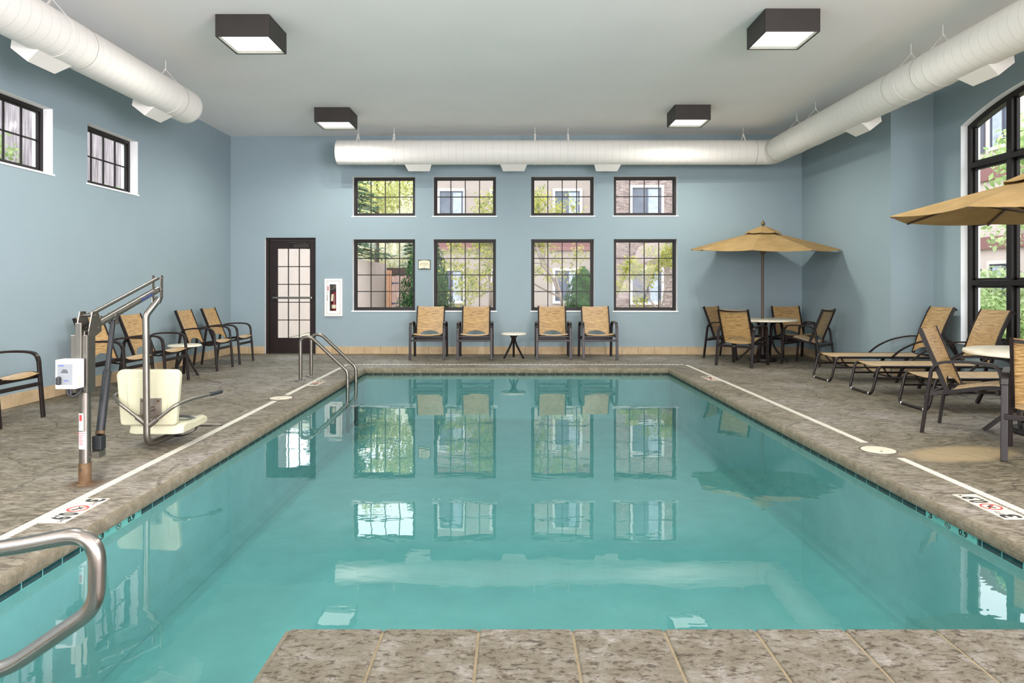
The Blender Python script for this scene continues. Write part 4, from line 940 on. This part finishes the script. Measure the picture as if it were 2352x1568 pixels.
prof = [(.0, .115), (.02, .182), (.06, .192), (.25, .178), (.42, .186), (.47, .176), (.485, .150), (.46, .118)]
g = []; 
mb = MB(); w2 = .215; NS = 12
for i in range(NS+1):
    u = -1+2*i/NS; k = 1-.0*abs(u); ring = []
    for (yy, zz) in prof:
        e3 = .018*max(0, abs(u)-.75)/.25; top = zz > .14; ring.append((SX+.055+u*w2, SY+.0+yy+(e3 if yy < .1 else -e3)*1.0, zz-(e3 if top else -e3*.4)+(.016*(abs(u) > .8)*top)))
    g.append(ring)
k = len(prof); vs = [p for r_ in g for p in r_]; fs = [(i*k+q, i*k+(q+1) % k, (i+1)*k+(q+1) % k, (i+1)*k+q) for i in range(NS) for q in range(k)]+[tuple(range(k)), tuple(NS*k+q for q in range(k))]
mb.add(vs, fs); obj('seat', mb, M['cream'], lf, smooth=40, bevel=.006)
for s in (-1, 1):
    if s < 0: p = fillet([(LX-.06, 5.42, .225), (-3.06, 5.44, .37), (-3.16, 5.52, .425), (-3.13, 5.98, .45)], [.06, .07], 6)
    else: p = fillet([(LX-.03, 5.42, .205), (-2.63, 5.45, .362), (-2.55, 5.58, .392), (-2.475, 5.74, .403)], [.08, .08], 6)
    mb = MB(); mb.tube(p, .0135, 12); ar = obj('armrest', mb, M['tube_steel'], lf, smooth=60)
    mb = MB(); mb.tube([p[0], Vector(p[0]).lerp(Vector(p[1]), .35)], .021, 12); obj('arm_socket', mb, M['tube_steel'], ar, smooth=50)
    q = Vector(p[-1]); d_ = (q-Vector(p[-2])).normalized(); mb = MB(); mb.tube([q-d_*.015, q+d_*.10, q+d_*.108], [.018, .018, .012], 14); obj('grip', mb, M['black'], ar, smooth=50)
mb = MB(); g = []
path = curve([(SX+.02, 5.80, .200), (SX+.19, 5.80, .204), (SX+.262, 5.80, .16), (SX+.245, 5.78, .085), (SX+.13, 5.75, .052), (SX+.03, 5.74, .095)], 6)
mb.bar(path, (0, 1, .1), .05, .004); obj('strap', mb, M['black'], lf, smooth=60)
mb = MB(); mb.tube([(LX+.0, 5.86, .068), (LX+.02, 6.16, .06), (LX+.22, 6.19, .06)], .014, 10); obj('foot_bar', mb, M['tube_steel'], lf, smooth=40)

# ------------------------------------------------------------------ wall things
Mb = Matrix.Translation(PB((974.5-1176)/122.3, 0, 0)) @ Matrix.Rotation(YAW, 4, 'Z')
sg = empty('occupancy_sign', label='small cream sign reading MAXIMUM OCCUPANCY 44 on the back wall between windows', cat='sign'); sg.matrix_world = Mb @ Matrix.Translation((0, 0, EYE+(HZ-607.5)/122.3))
mb = MB(); mb.box((-.116, -.016, -.09), (.116, -.001, .09)); obj('backing', mb, M['sign_dark'], sg, bevel=.003)
mb = MB(); tp = [(-.104+.208*i/12, .066+.013*(1-((i-6)/6)**2)) for i in range(13)]; bt = [(.104-.208*i/12, -.078+.013*(1-((i-6)/6)**2)) for i in range(13)]
pp = tp+bt; n = len(pp); mb.add([(x, -.0195, z) for x, z in pp]+[(x, -.016, z) for x, z in pp], [tuple(range(n)), tuple(range(n, 2*n))]+[(i, (i+1) % n, n+(i+1) % n, n+i) for i in range(n)]); fc = obj('face', mb, M['sign_cream'], sg)
TX = lambda z: frame((0, -.0198, z), (1, 0, 0), (0, 0, 1))
text('lettering', 'MAXIMUM', .030, M['ink'], fc, TX(.022)); text('lettering', 'OCCUPANCY', .030, M['ink'], fc, TX(-.006)); text('lettering', '44', .036, M['ink'], fc, TX(-.038))
mb = MB()
for x in (-.05, -.015, .02, .05): mb.box((x-.004, -.0202, .047), (x+.004, -.0195, .053))
obj('braille_dot', mb, M['grey_panel'], fc)
def u_of(px): return (px-1176)/122.3
def z_of(py): return EYE+(HZ-py)/122.3
Mc = Matrix.Translation(PB(u_of(765.5), 0, 0)) @ Matrix.Rotation(YAW, 4, 'Z')
cb = empty('extinguisher_cabinet', label='white fire extinguisher cabinet on the back wall right of the door', cat='cabinet'); cb.matrix_world = Mc
w2, z0, z1 = .168, z_of(726), z_of(640)
mb = MB(); t = .04
for lo_, hi_ in (((-w2, -.035, z0), (-w2+t, 0, z1)), ((w2-t, -.035, z0), (w2, 0, z1)), ((-w2+t, -.035, z0), (w2-t, 0, z0+t)), ((-w2+t, -.035, z1-t), (w2-t, 0, z1))): mb.box(lo_, hi_)
obj('body', mb, M['white_metal'], cb, bevel=.004)
mb = MB(); q0, q1, k0, k1, dp = -w2+t+.001, w2-t-.001, z0+t+.001, z1-t-.001, .15
mb.box((q0, dp, k0), (q1, dp+.003, k1)); mb.box((q0, 0, k0), (q0+.003, dp, k1)); mb.box((q1-.003, 0, k0), (q1, dp, k1)); mb.box((q0+.003, 0, k0), (q1-.003, dp, k0+.003)); mb.box((q0+.003, 0, k1-.003), (q1-.003, dp, k1)); obj('interior', mb, M['plate_steel'], cb)
mb = MB(); a0, a1, b0, b1 = -w2+t+.004, w2-t-.004, z0+t+.004, z1-t-.004; c0, c1 = -.068, .052; e0, e1 = z0+.10, z1-.105
mb.box((a0, -.032, b0), (c0, -.022, b1)); mb.box((c1, -.032, b0), (a1, -.022, b1)); mb.box((c0, -.032, b0), (c1, -.022, e0)); mb.box((c0, -.032, e1), (c1, -.022, b1)); dr = obj('door', mb, M['white_metal'], cb, bevel=.002)
mb = MB(); mb.box((c0, -.029, e0), (c1, -.026, e1)); obj('pane', mb, M['glass'], dr)
mb = MB(); mb.box((-.110, -.0335, z1-.225), (-.092, -.032, z1-.135)); obj('red_label', mb, M['red_ink'], dr)
mb = MB(); mb.tube(fillet([(-.105, -.032, z0+.30), (-.105, -.05, z0+.30), (-.105, -.05, z0+.40), (-.105, -.032, z0+.40)], .01, 3), .004, 8); obj('handle', mb, M['steel'], dr, smooth=50)
mb = MB(); mb.lathe([(0, .004), (.006, .004), (.007, 0)], (0, 0, 0), 12, 0, frame((-.102, -.032, z0+.445), (1, 0, 0), (0, 0, 1))); obj('lock', mb, M['ink'], dr)
ex = empty('fire_extinguisher', label='red fire extinguisher behind the glass of the white wall cabinet', cat='fire extinguisher'); ex.matrix_world = Mc @ Matrix.Translation((0, 0, 0))
# the cabinet is let into the wall: the bottle stands in its niche
eb = z0+t+.005; ey = .065; BX = -.008
mb = MB(); mb.lathe([(0, 0), (.050, .0), (.054, .01), (.054, .36), (.045, .395), (.02, .415), (.0, .415)], (BX, ey, eb), 24); obj('bottle', mb, M['red'], ex, smooth=40)
mb = MB(); mb.box((BX-.018, ey-.018, eb+.412), (BX+.018, ey+.018, eb+.46)); mb.bar([(BX, ey, eb+.455), (BX+.055, ey, eb+.50)], (0, 1, 0), .016, .014); mb.bar([(BX, ey, eb+.435), (BX+.06, ey, eb+.455)], (0, 1, 0), .014, .010); obj('valve', mb, M['ink'], ex)
mb = MB(); mb.tube(curve([(BX-.01, ey, eb+.44), (BX-.055, ey, eb+.42), (BX-.066, ey, eb+.33), (BX-.066, ey, eb+.18)], 5), .008, 8); obj('hose', mb, M['black'], ex, smooth=50)
mb = MB(); g = [[Vector((BX+.0548*sin(w_), ey-.0548*cos(w_), z)) for z in (eb+.10, eb+.17)] for w_ in [radians(-50+10*i) for i in range(11)]]; mb.sheet(g, .001); obj('bottle_label', mb, M['sign_cream'], ex)
mb = MB(); mb.sheet([[Vector((BX-.048+.012*j, ey-.062-.002*j, eb+.24+.13*j)) , Vector((BX-.005+.012*j, ey-.066, eb+.235+.13*j))] for j in (0, 1)], .001); obj('tag', mb, M['sign_cream'], ex)

# ------------------------------------------------------------------ outside
def hill_z(x, y):
    z = .0
    if x < -6.1004: z = max(z, 1.9+(-6.1-x)*.42)
    if y > 36: z = max(z, min(1.3+(y-36)*.42, 11)) if x < 0 else z
    return z
mb = MB(); NX, NY = 40, 44; X = sorted([-26+i*44/NX for i in range(NX+1)]+[-6.1, -6.101]); NX = len(X)-1; Yg = [-8+j*68/NY for j in range(NY+1)]
def gq(x, y): return (x, y, hill_z(x, y)-.06)
ok = lambda x0, x1, y0, y1: not (x1 > -5.6 and x0 < 6.3 and y0 < 13.4)
for i in range(NX):
    for j in range(NY):
        x0, x1, y0, y1 = X[i], X[i+1], Yg[j], Yg[j+1]
        if x1 > -5.7 and x0 < 6.35 and y0 < 13.32: continue
        mb.quad(gq(x0, y0), gq(x1, y0), gq(x1, y1), gq(x0, y1))
tag(obj('ground', mb, M['soil'], smooth=80), kind='structure')
mb = MB(); pts = [(-5.72, 13.36), (-5.75, 20), (-5.98, 29), (-6.03, 33.6)]
for (xa, ya), (xb, yb) in zip(pts, pts[1:]): mb.add([(xa, ya, -.05), (xb, yb, -.05), (xb, yb, 2.3), (xa, ya, 2.3), (xa-.25, ya, -.05), (xb-.25, yb, -.05), (xb-.25, yb, 2.3), (xa-.25, ya, 2.3)], [(0,1,2,3),(4,5,6,7),(3,2,6,7),(0,3,7,4),(1,2,6,5)])
tag(obj('garden_wall', mb, M['stucco_white']), 'beige stucco garden wall seen through the door and first window', 'wall')
mb = MB(); mb.box((-6.1, 33.5, 0), (-3.0, 33.6, 2.12)); obj_ = tag(obj('boundary_wall', mb, M['bark_dark']), 'dark grey boundary wall behind the wooden gate', 'wall')
gt = empty('wooden_gate', (-4.32, 24, 0), label='brown board gate with iron strap hinges seen through the first window', cat='gate')
mb = MB(); mb.box((-.0, -.07, 0), (.10, .06, 1.81)); mb.box((.11, -.06, 0), (.17, .05, 1.79)); obj('post', mb, M['orange_wood'], gt)
mb = MB()
for k in range(9): mb.box((.18+k*.145, 0, .1), (.18+k*.145+.138, .03, 1.60+.02*(k % 2)))
obj('board_panel', mb, M['brown_wood'], gt)
for z in (1.36, .66):
    mb = MB(); mb.add([(.12, -.012, z-.09), (.12, -.012, z+.09), (.22, -.012, z+.02), (.42, -.012, z+.015), (.42, -.012, z-.015), (.22, -.012, z-.02)]+[(.12, 0, z-.09), (.12, 0, z+.09), (.22, 0, z+.02), (.42, 0, z+.015), (.42, 0, z-.015), (.22, 0, z-.02)], [(0,1,2,3,4,5),(6,7,8,9,10,11)]+[(i, (i+1) % 6, 6+(i+1) % 6, 6+i) for i in range(6)]); obj('strap_hinge', mb, M['hinge'], gt)
# tall plank fence above the left bank
mb = MB(); y = 4.5; rnd = random.Random(3)
while y < 26: mb.box((-8.5-rnd.uniform(0, .02), y, 2.6), (-8.46, y+.138, 6.4+rnd.uniform(-.03, .03))); y += .145
tag(obj('plank_fence', mb, M['grey_wood']), 'weathered grey plank fence outside the high left windows', 'fence')
# leaves
def leaf(mb, p, nrm, up, l, w, mi=0):
    n = nrm.normalized(); u = (up-n*up.dot(n)); u = u.normalized() if u.length > 1e-4 else n.orthogonal().normalized(); v = n.cross(u)
    mb.add([p, p+u*l*.5+v*w*.5+n*l*.06, p+u*l, p+u*l*.5-v*w*.5+n*l*.06], [(0, 1, 2, 3)], mi)
def rv(r): 
    while 1:
        v = Vector((r.uniform(-1, 1), r.uniform(-1, 1), r.uniform(-1, 1)))
        if .05 < v.length < 1: return v
def cloud(mb, r, c, rad, n, l, shell=.55, droop=0):
    for _ in range(n):
        d_ = rv(r).normalized(); k = shell+(1-shell)*r.random()**.5; p = Vector((c[0]+d_.x*rad[0]*k, c[1]+d_.y*rad[1]*k, c[2]+d_.z*rad[2]*k)); leaf(mb, p, (d_+rv(r)*.9), rv(r)+Vector((0, 0, -droop)), l*r.uniform(.6, 1.3), l*.55*r.uniform(.7, 1.2))
def cone_shrub(name, loc, h, rad, n, l, label, mat, cat='shrub', group=None, pw=.8):
    r = random.Random(len(name)+int(abs(loc[0])*10)); o = empty(name, loc, label=label, cat=cat, group=group); mb = MB()
    for _ in range(n):
        t = r.random()**1.25; a = r.uniform(0, 2*pi); R = rad*((1-t)**pw)*(.9+.25*sin(5*a+9*t))*(.75+.3*r.random())*min(1, .6+t*4); p = Vector((cos(a)*R, sin(a)*R, t*h)); leaf(mb, p, Vector((cos(a), sin(a), .4))+rv(r)*.6, Vector((0, 0, 1))+rv(r)*.7, l*r.uniform(.6, 1.3), l*.5)
    obj('foliage', mb, M[mat], o, recalc=False)
    mb = MB(); mb.tube([(0, 0, -.05), (0, 0, h*.85)], [.06, .015], 8); obj('trunk', mb, M['bark_dark'], o); return o
cone_shrub('arborvitae', (-2.12, 17.2, 0), 2.55, .76, 11000, .11, 'dark green conical arborvitae between the first and second windows', 'leaf_thuja', pw=.48)
cone_shrub('arborvitae', (2.05, 20.2, 0), 1.75, .66, 6500, .10, 'dark green low arborvitae behind the third window', 'leaf_thuja', pw=.5)
cone_shrub('arborvitae', (12.2, 18.9, 0), 2.7, .62, 1800, .18, 'green conical shrub outside the arched window', 'leaf_thuja', pw=.5)
def spruce(loc, h, rad, label, n=38):
    r = random.Random(int(loc[0]*7+90)); o = empty('spruce_tree', loc, label=label, cat='tree', group='trees on the bank'); mb = MB(); bb = MB()
    bb.tube([(0, 0, -.3), (0, 0, h)], [.16, .02], 8)
    for k in range(n):
        t = .08+.9*k/n; zz = h*t; R = rad*(1-t)**.85
        for q in range(9):
            a = r.uniform(0, 2*pi); d_ = Vector((cos(a), sin(a), -.22)); e_ = d_*R*r.uniform(.75, 1.1); bb.tube([Vector((0, 0, zz)), Vector((0, 0, zz))+e_], [.02, .005], 5)
            for s_ in range(34):
                f_ = r.uniform(.15, 1); p = Vector((0, 0, zz))+e_*f_; sd = Vector((-sin(a), cos(a), 0))*r.choice((-1, 1)); leaf(mb, p, Vector((0, 0, 1))+rv(r)*.4, d_*.8+sd*.9+rv(r)*.3, .34*r.uniform(.6, 1.2), .085)
    obj('foliage', mb, M['leaf_spruce'], o, recalc=False); obj('trunk', bb, M['bark_dark'], o); return o
spruce((-7.0, 28.5, 2.3), 6.3, 2.5, 'blue green spruce filling the left of the first upper window')
spruce((-4.3, 36.5, 1.6), 5.2, 2.2, 'spruce above the garden wall in the top of the first lower window', 24)
def broad(loc, h, rad, label, mat, n, l, group='trees on the bank', bark='bark_dark', nb=16, squash=.8):
    r = random.Random(int(abs(loc[0])*13+abs(loc[1]))); o = empty('broadleaf_tree', loc, label=label, cat='tree', group=group); mb = MB(); bb = MB()
    bb.tube([(0, 0, -.2), (.05, 0, h*.45), (0, .1, h*.8)], [.13, .09, .03], 8)
    for k in range(nb):
        d_ = rv(r); c = Vector((d_.x*rad*.8, d_.y*rad*.8, h*.66+d_.z*h*.34)); bb.tube([Vector((.03, 0, h*.4)), c], [.03, .008], 5); cloud(mb, r, c, (rad*.42, rad*.42, rad*.34), n//nb, l, .2, .3)
    obj('foliage', mb, M[mat], o, recalc=False); obj('trunk', bb, M[bark], o); return o
broad((-7.0, 36.0, 2.2), 8.2, 2.6, 'bright yellow green tree in the first upper window', 'leaf_yellow', 5200, .22)
broad((-4.6, 42.0, 3.2), 9.5, 2.6, 'dark tree at the right of the first upper window', 'leaf_spruce', 3000, .3)
# dry grass on the bank
mb = MB(); r = random.Random(5)
for _ in range(5200):
    x = r.uniform(-12, -1.5); y = r.uniform(36.2, 50); z = hill_z(x, y); leaf(mb, Vector((x, y, z-.02)), rv(r), Vector((r.uniform(-.3, .3), r.uniform(-.3, .1), 1)), r.uniform(.4, .9), .05)
tag(obj('dry_grass', mb, M['leaf_grass'], recalc=False), 'pale dry grass on the bank above the garden wall in the first back window', 'grass', kind='stuff')
mb = MB()
for _ in range(2200):
    x = r.uniform(-8.3, -6.4); y = r.uniform(6, 24); z = hill_z(x, y); leaf(mb, Vector((x, y, z-.02)), rv(r), Vector((r.uniform(-.3, .3), r.uniform(-.3, .3), 1)), r.uniform(.3, .75), .04)
tag(obj('dry_grass', mb, M['leaf_grass'], recalc=False), 'dry grass at the foot of the plank fence outside the left windows', 'grass', kind='stuff')
def bush(name, loc, rad, n, l, label, mat, group=None):
    r = random.Random(int(abs(loc[0]*31)+abs(loc[1]*17))); o = empty(name, loc, label=label, cat='shrub', group=group); mb = MB()
    for k in range(9):
        d_ = rv(r); cloud(mb, r, (d_.x*rad[0]*.6, d_.y*rad[1]*.6, rad[2]*(.85+d_.z*.5)), (rad[0]*.5, rad[1]*.5, rad[2]*.5), n//9, l, .3)
    obj('foliage', mb, M[mat], o, recalc=False); bb = MB()
    for k in range(5): d_ = rv(r); bb.tube([(0, 0, -.05), (d_.x*rad[0]*.5, d_.y*rad[1]*.5, rad[2]*1.2)], [.02, .006], 5)
    obj('stem', bb, M['bark_dark'], o); return o
bush('leafy_shrub', (-7.1, 9.5, 2.3), (.5, .7, .62), 700, .1, 'leafy green shrub against the plank fence outside the nearer left window', 'leaf_green', 'shrubs by the plank fence')
bush('leafy_shrub', (-7.3, 12.6, 2.4), (.4, .6, .40), 500, .09, 'thin shrub against the plank fence outside the farther left window', 'leaf_bush', 'shrubs by the plank fence')
bush('leafy_shrub', (-5.0, 21.5, 0), (.8, .5, .34), 420, .12, 'low weedy shrub at the foot of the garden wall', 'leaf_green')
bush('leafy_shrub', (-3.95, 16.2, 0), (.35, .35, .30), 260, .09, 'low weeds at the bottom right of the glazed door', 'leaf_green')
# young trees with bare pale branches
def twig_tree(loc, h, lean, label, seed, leaves=900, spread=1.0, mat='leaf_sparse'):
    r = random.Random(seed); o = empty('young_tree', loc, label=label, cat='tree', group='young trees in front of the far building'); bb = MB(); mb = MB()
    def grow(p, d_, l, rad, dep):
        q = p+d_*l*.5+rv(r)*.05*l; e_ = p+d_*l+rv(r)*.10*l; bb.tube([p, q, e_], [rad, rad*.85, rad*.7], 6 if rad > .02 else 4)
        if dep <= 2:
            for _ in range(leaves//300): 
                t = r.random(); leaf(mb, p.lerp(e_, t)+rv(r)*.09, rv(r), rv(r)+Vector((0, 0, -.4)), r.uniform(.05, .11), r.uniform(.03, .055))
        if dep == 0: return
        for k in range(3 if dep > 1 else 2):
            nd = (d_+rv(r)*.85*spread+Vector((0, 0, .10))).normalized(); grow(p.lerp(e_, r.uniform(.6, 1)), nd, l*r.uniform(.62, .82), rad*.6, dep-1)
    grow(Vector((0, 0, -.05)), Vector(lean).normalized(), h*.25, .05, 6)
    obj('branches', bb, M['bark'], o, smooth=60); obj('foliage', mb, M[mat], o, recalc=False); return o
twig_tree((1.42, 16.6, 0), 6.2, (-.25, .0, 1), 'pale bare branched young tree behind the third window', 11, 1900, 1.3)
twig_tree((-.45, 17.4, 0), 6.0, (-.05, .1, 1), 'young tree with few yellow leaves behind the second window', 23, 1700, 1.2)
twig_tree((3.55, 17.2, 0), 3.9, (.05, 0, 1), 'young leafy tree in front of the stone facade behind the fourth window', 37, 1500, 1.25)
# far building
def far_window(parent, x0, x1, z0, z1, y, rail=0, nrm=-1, axis='x'):
    P = (lambda u, d_, z: (u, y-d_, z)) if axis == 'x' else (lambda u, d_, z: (y-d_, u, z))
    def bxx(mb, u0, u1, d0, d1, z0_, z1_): 
        a = P(u0, d0, z0_); b = P(u1, d1, z1_); mb.box(tuple(min(p, q) for p, q in zip(a, b)), tuple(max(p, q) for p, q in zip(a, b)))
    t = .10; mb = MB(); bxx(mb, x0, x0+t, 0, .07, z0, z1); bxx(mb, x1-t, x1, 0, .07, z0, z1); bxx(mb, x0+t, x1-t, 0, .07, z0, z0+t); bxx(mb, x0+t, x1-t, 0, .07, z1-t, z1); f_ = obj('window', mb, M['trim_white'], parent)
    mb = MB(); bxx(mb, x0+t, x1-t, 0, .012, z0+t, z1-t); obj('pane', mb, M['win_dark'], f_)
    xm = (x0+x1)/2; mb = MB(); bxx(mb, x0+t, x0+t+.03, .012, .04, z0+t, z1-t); bxx(mb, xm-.02, xm+.02, .012, .04, z0+t, z1-t); bxx(mb, x1-t-.03, x1-t, .012, .04, z0+t, z1-t); bxx(mb, x0+t, x1-t, .012, .04, z1-t-.03, z1-t); obj('sash', mb, M['grey_rail'], f_)
    mb = MB(); bxx(mb, xm+.06, x1-t-.08, .013, .022, z0+t, z1-t-.05); obj('curtain', mb, M['curtain'], f_)
    return f_
fb = empty('neighbouring_building', label='three storey beige building with white framed windows facing the back windows', cat='building')
mb = MB(); mb.box((-3.17, 28, -.1), (3.95, 34, 12)); obj('facade', mb, M['stucco'], fb)
mb = MB(); mb.box((3.95, 27, -.1), (13.0, 34, 12)); obj('stone_facade', mb, M['ledgestone'], fb)
for z in (2.68, 5.85, 9.0): mb = MB(); mb.box((-3.2, 27.9, z), (3.95, 27.999, z+.34)); obj('fascia', mb, M['maroon'], fb)
for z0_, z1_ in ((.55, 1.97), (3.75, 5.16), (6.9, 8.3), (9.6, 11)):
    for a, b in ((-3.0, -1.86), (-.9, .25), (1.63, 2.82)): far_window(fb, a, b, z0_, z1_, 28)
    for a, b in ((4.56, 5.88), (8.0, 9.4)): far_window(fb, a, b, z0_-.02, z1_, 27)
wg = empty('neighbouring_wing', label='white rendered wing with maroon bands outside the arched window', cat='building')
mb = MB(); mb.box((14.0, -2, -.1), (19, 26.9, 7.2)); obj('facade', mb, M['stucco_white'], wg)
for z, h_ in ((2.35, .35), (4.35, .5), (6.95, .3)): mb = MB(); mb.box((13.88, -2, z), (13.999, 26.9, z+h_)); obj('fascia', mb, M['maroon'], wg)
for yy in (21.9, 17.2, 12.2): mb = MB(); mb.box((13.9, yy-.1, 0), (13.999, yy+.1, 7)); obj('corner_board', mb, M['maroon'], wg)
for z0_, z1_ in ((.7, 2.0), (5.2, 6.7)):
    for a in (19.2, 14.4, 9.6, 5.2): far_window(wg, a, a+1.25, z0_, z1_, 14.0, axis='y')
mb = MB(); mb.box((13.95, 20.6, 5.2), (13.999, 21.1, 6.7)); obj('shutter', mb, M['grey_rail'], wg)
broad((9.9, 12.9, 0), 4.9, 1.35, 'fresh green leafy tree close outside the arched window', 'leaf_green', 1500, .15, 'trees outside the arched window', 'bark', 12)
broad((11.9, 15.4, 0), 5.2, 1.3, 'green tree farther outside the arched window', 'leaf_bush', 1300, .17, 'trees outside the arched window', 'bark', 12)
bush('flowering_bush', (9.0, 13.3, 0), (1.3, 1.1, 1.0), 2600, .13, 'pale flowering bush outside the arched window', 'leaf_bush', 'bushes outside the arched window')
bush('flowering_bush', (8.0, 11.3, 0), (1.0, 1.0, .75), 1900, .12, 'green bush low outside the arched window', 'leaf_green', 'bushes outside the arched window')
bush('flowering_bush', (8.4, 8.4, 0), (1.0, 1.5, .8), 1900, .13, 'green bush outside the near half of the arched window', 'leaf_green', 'bushes outside the arched window')
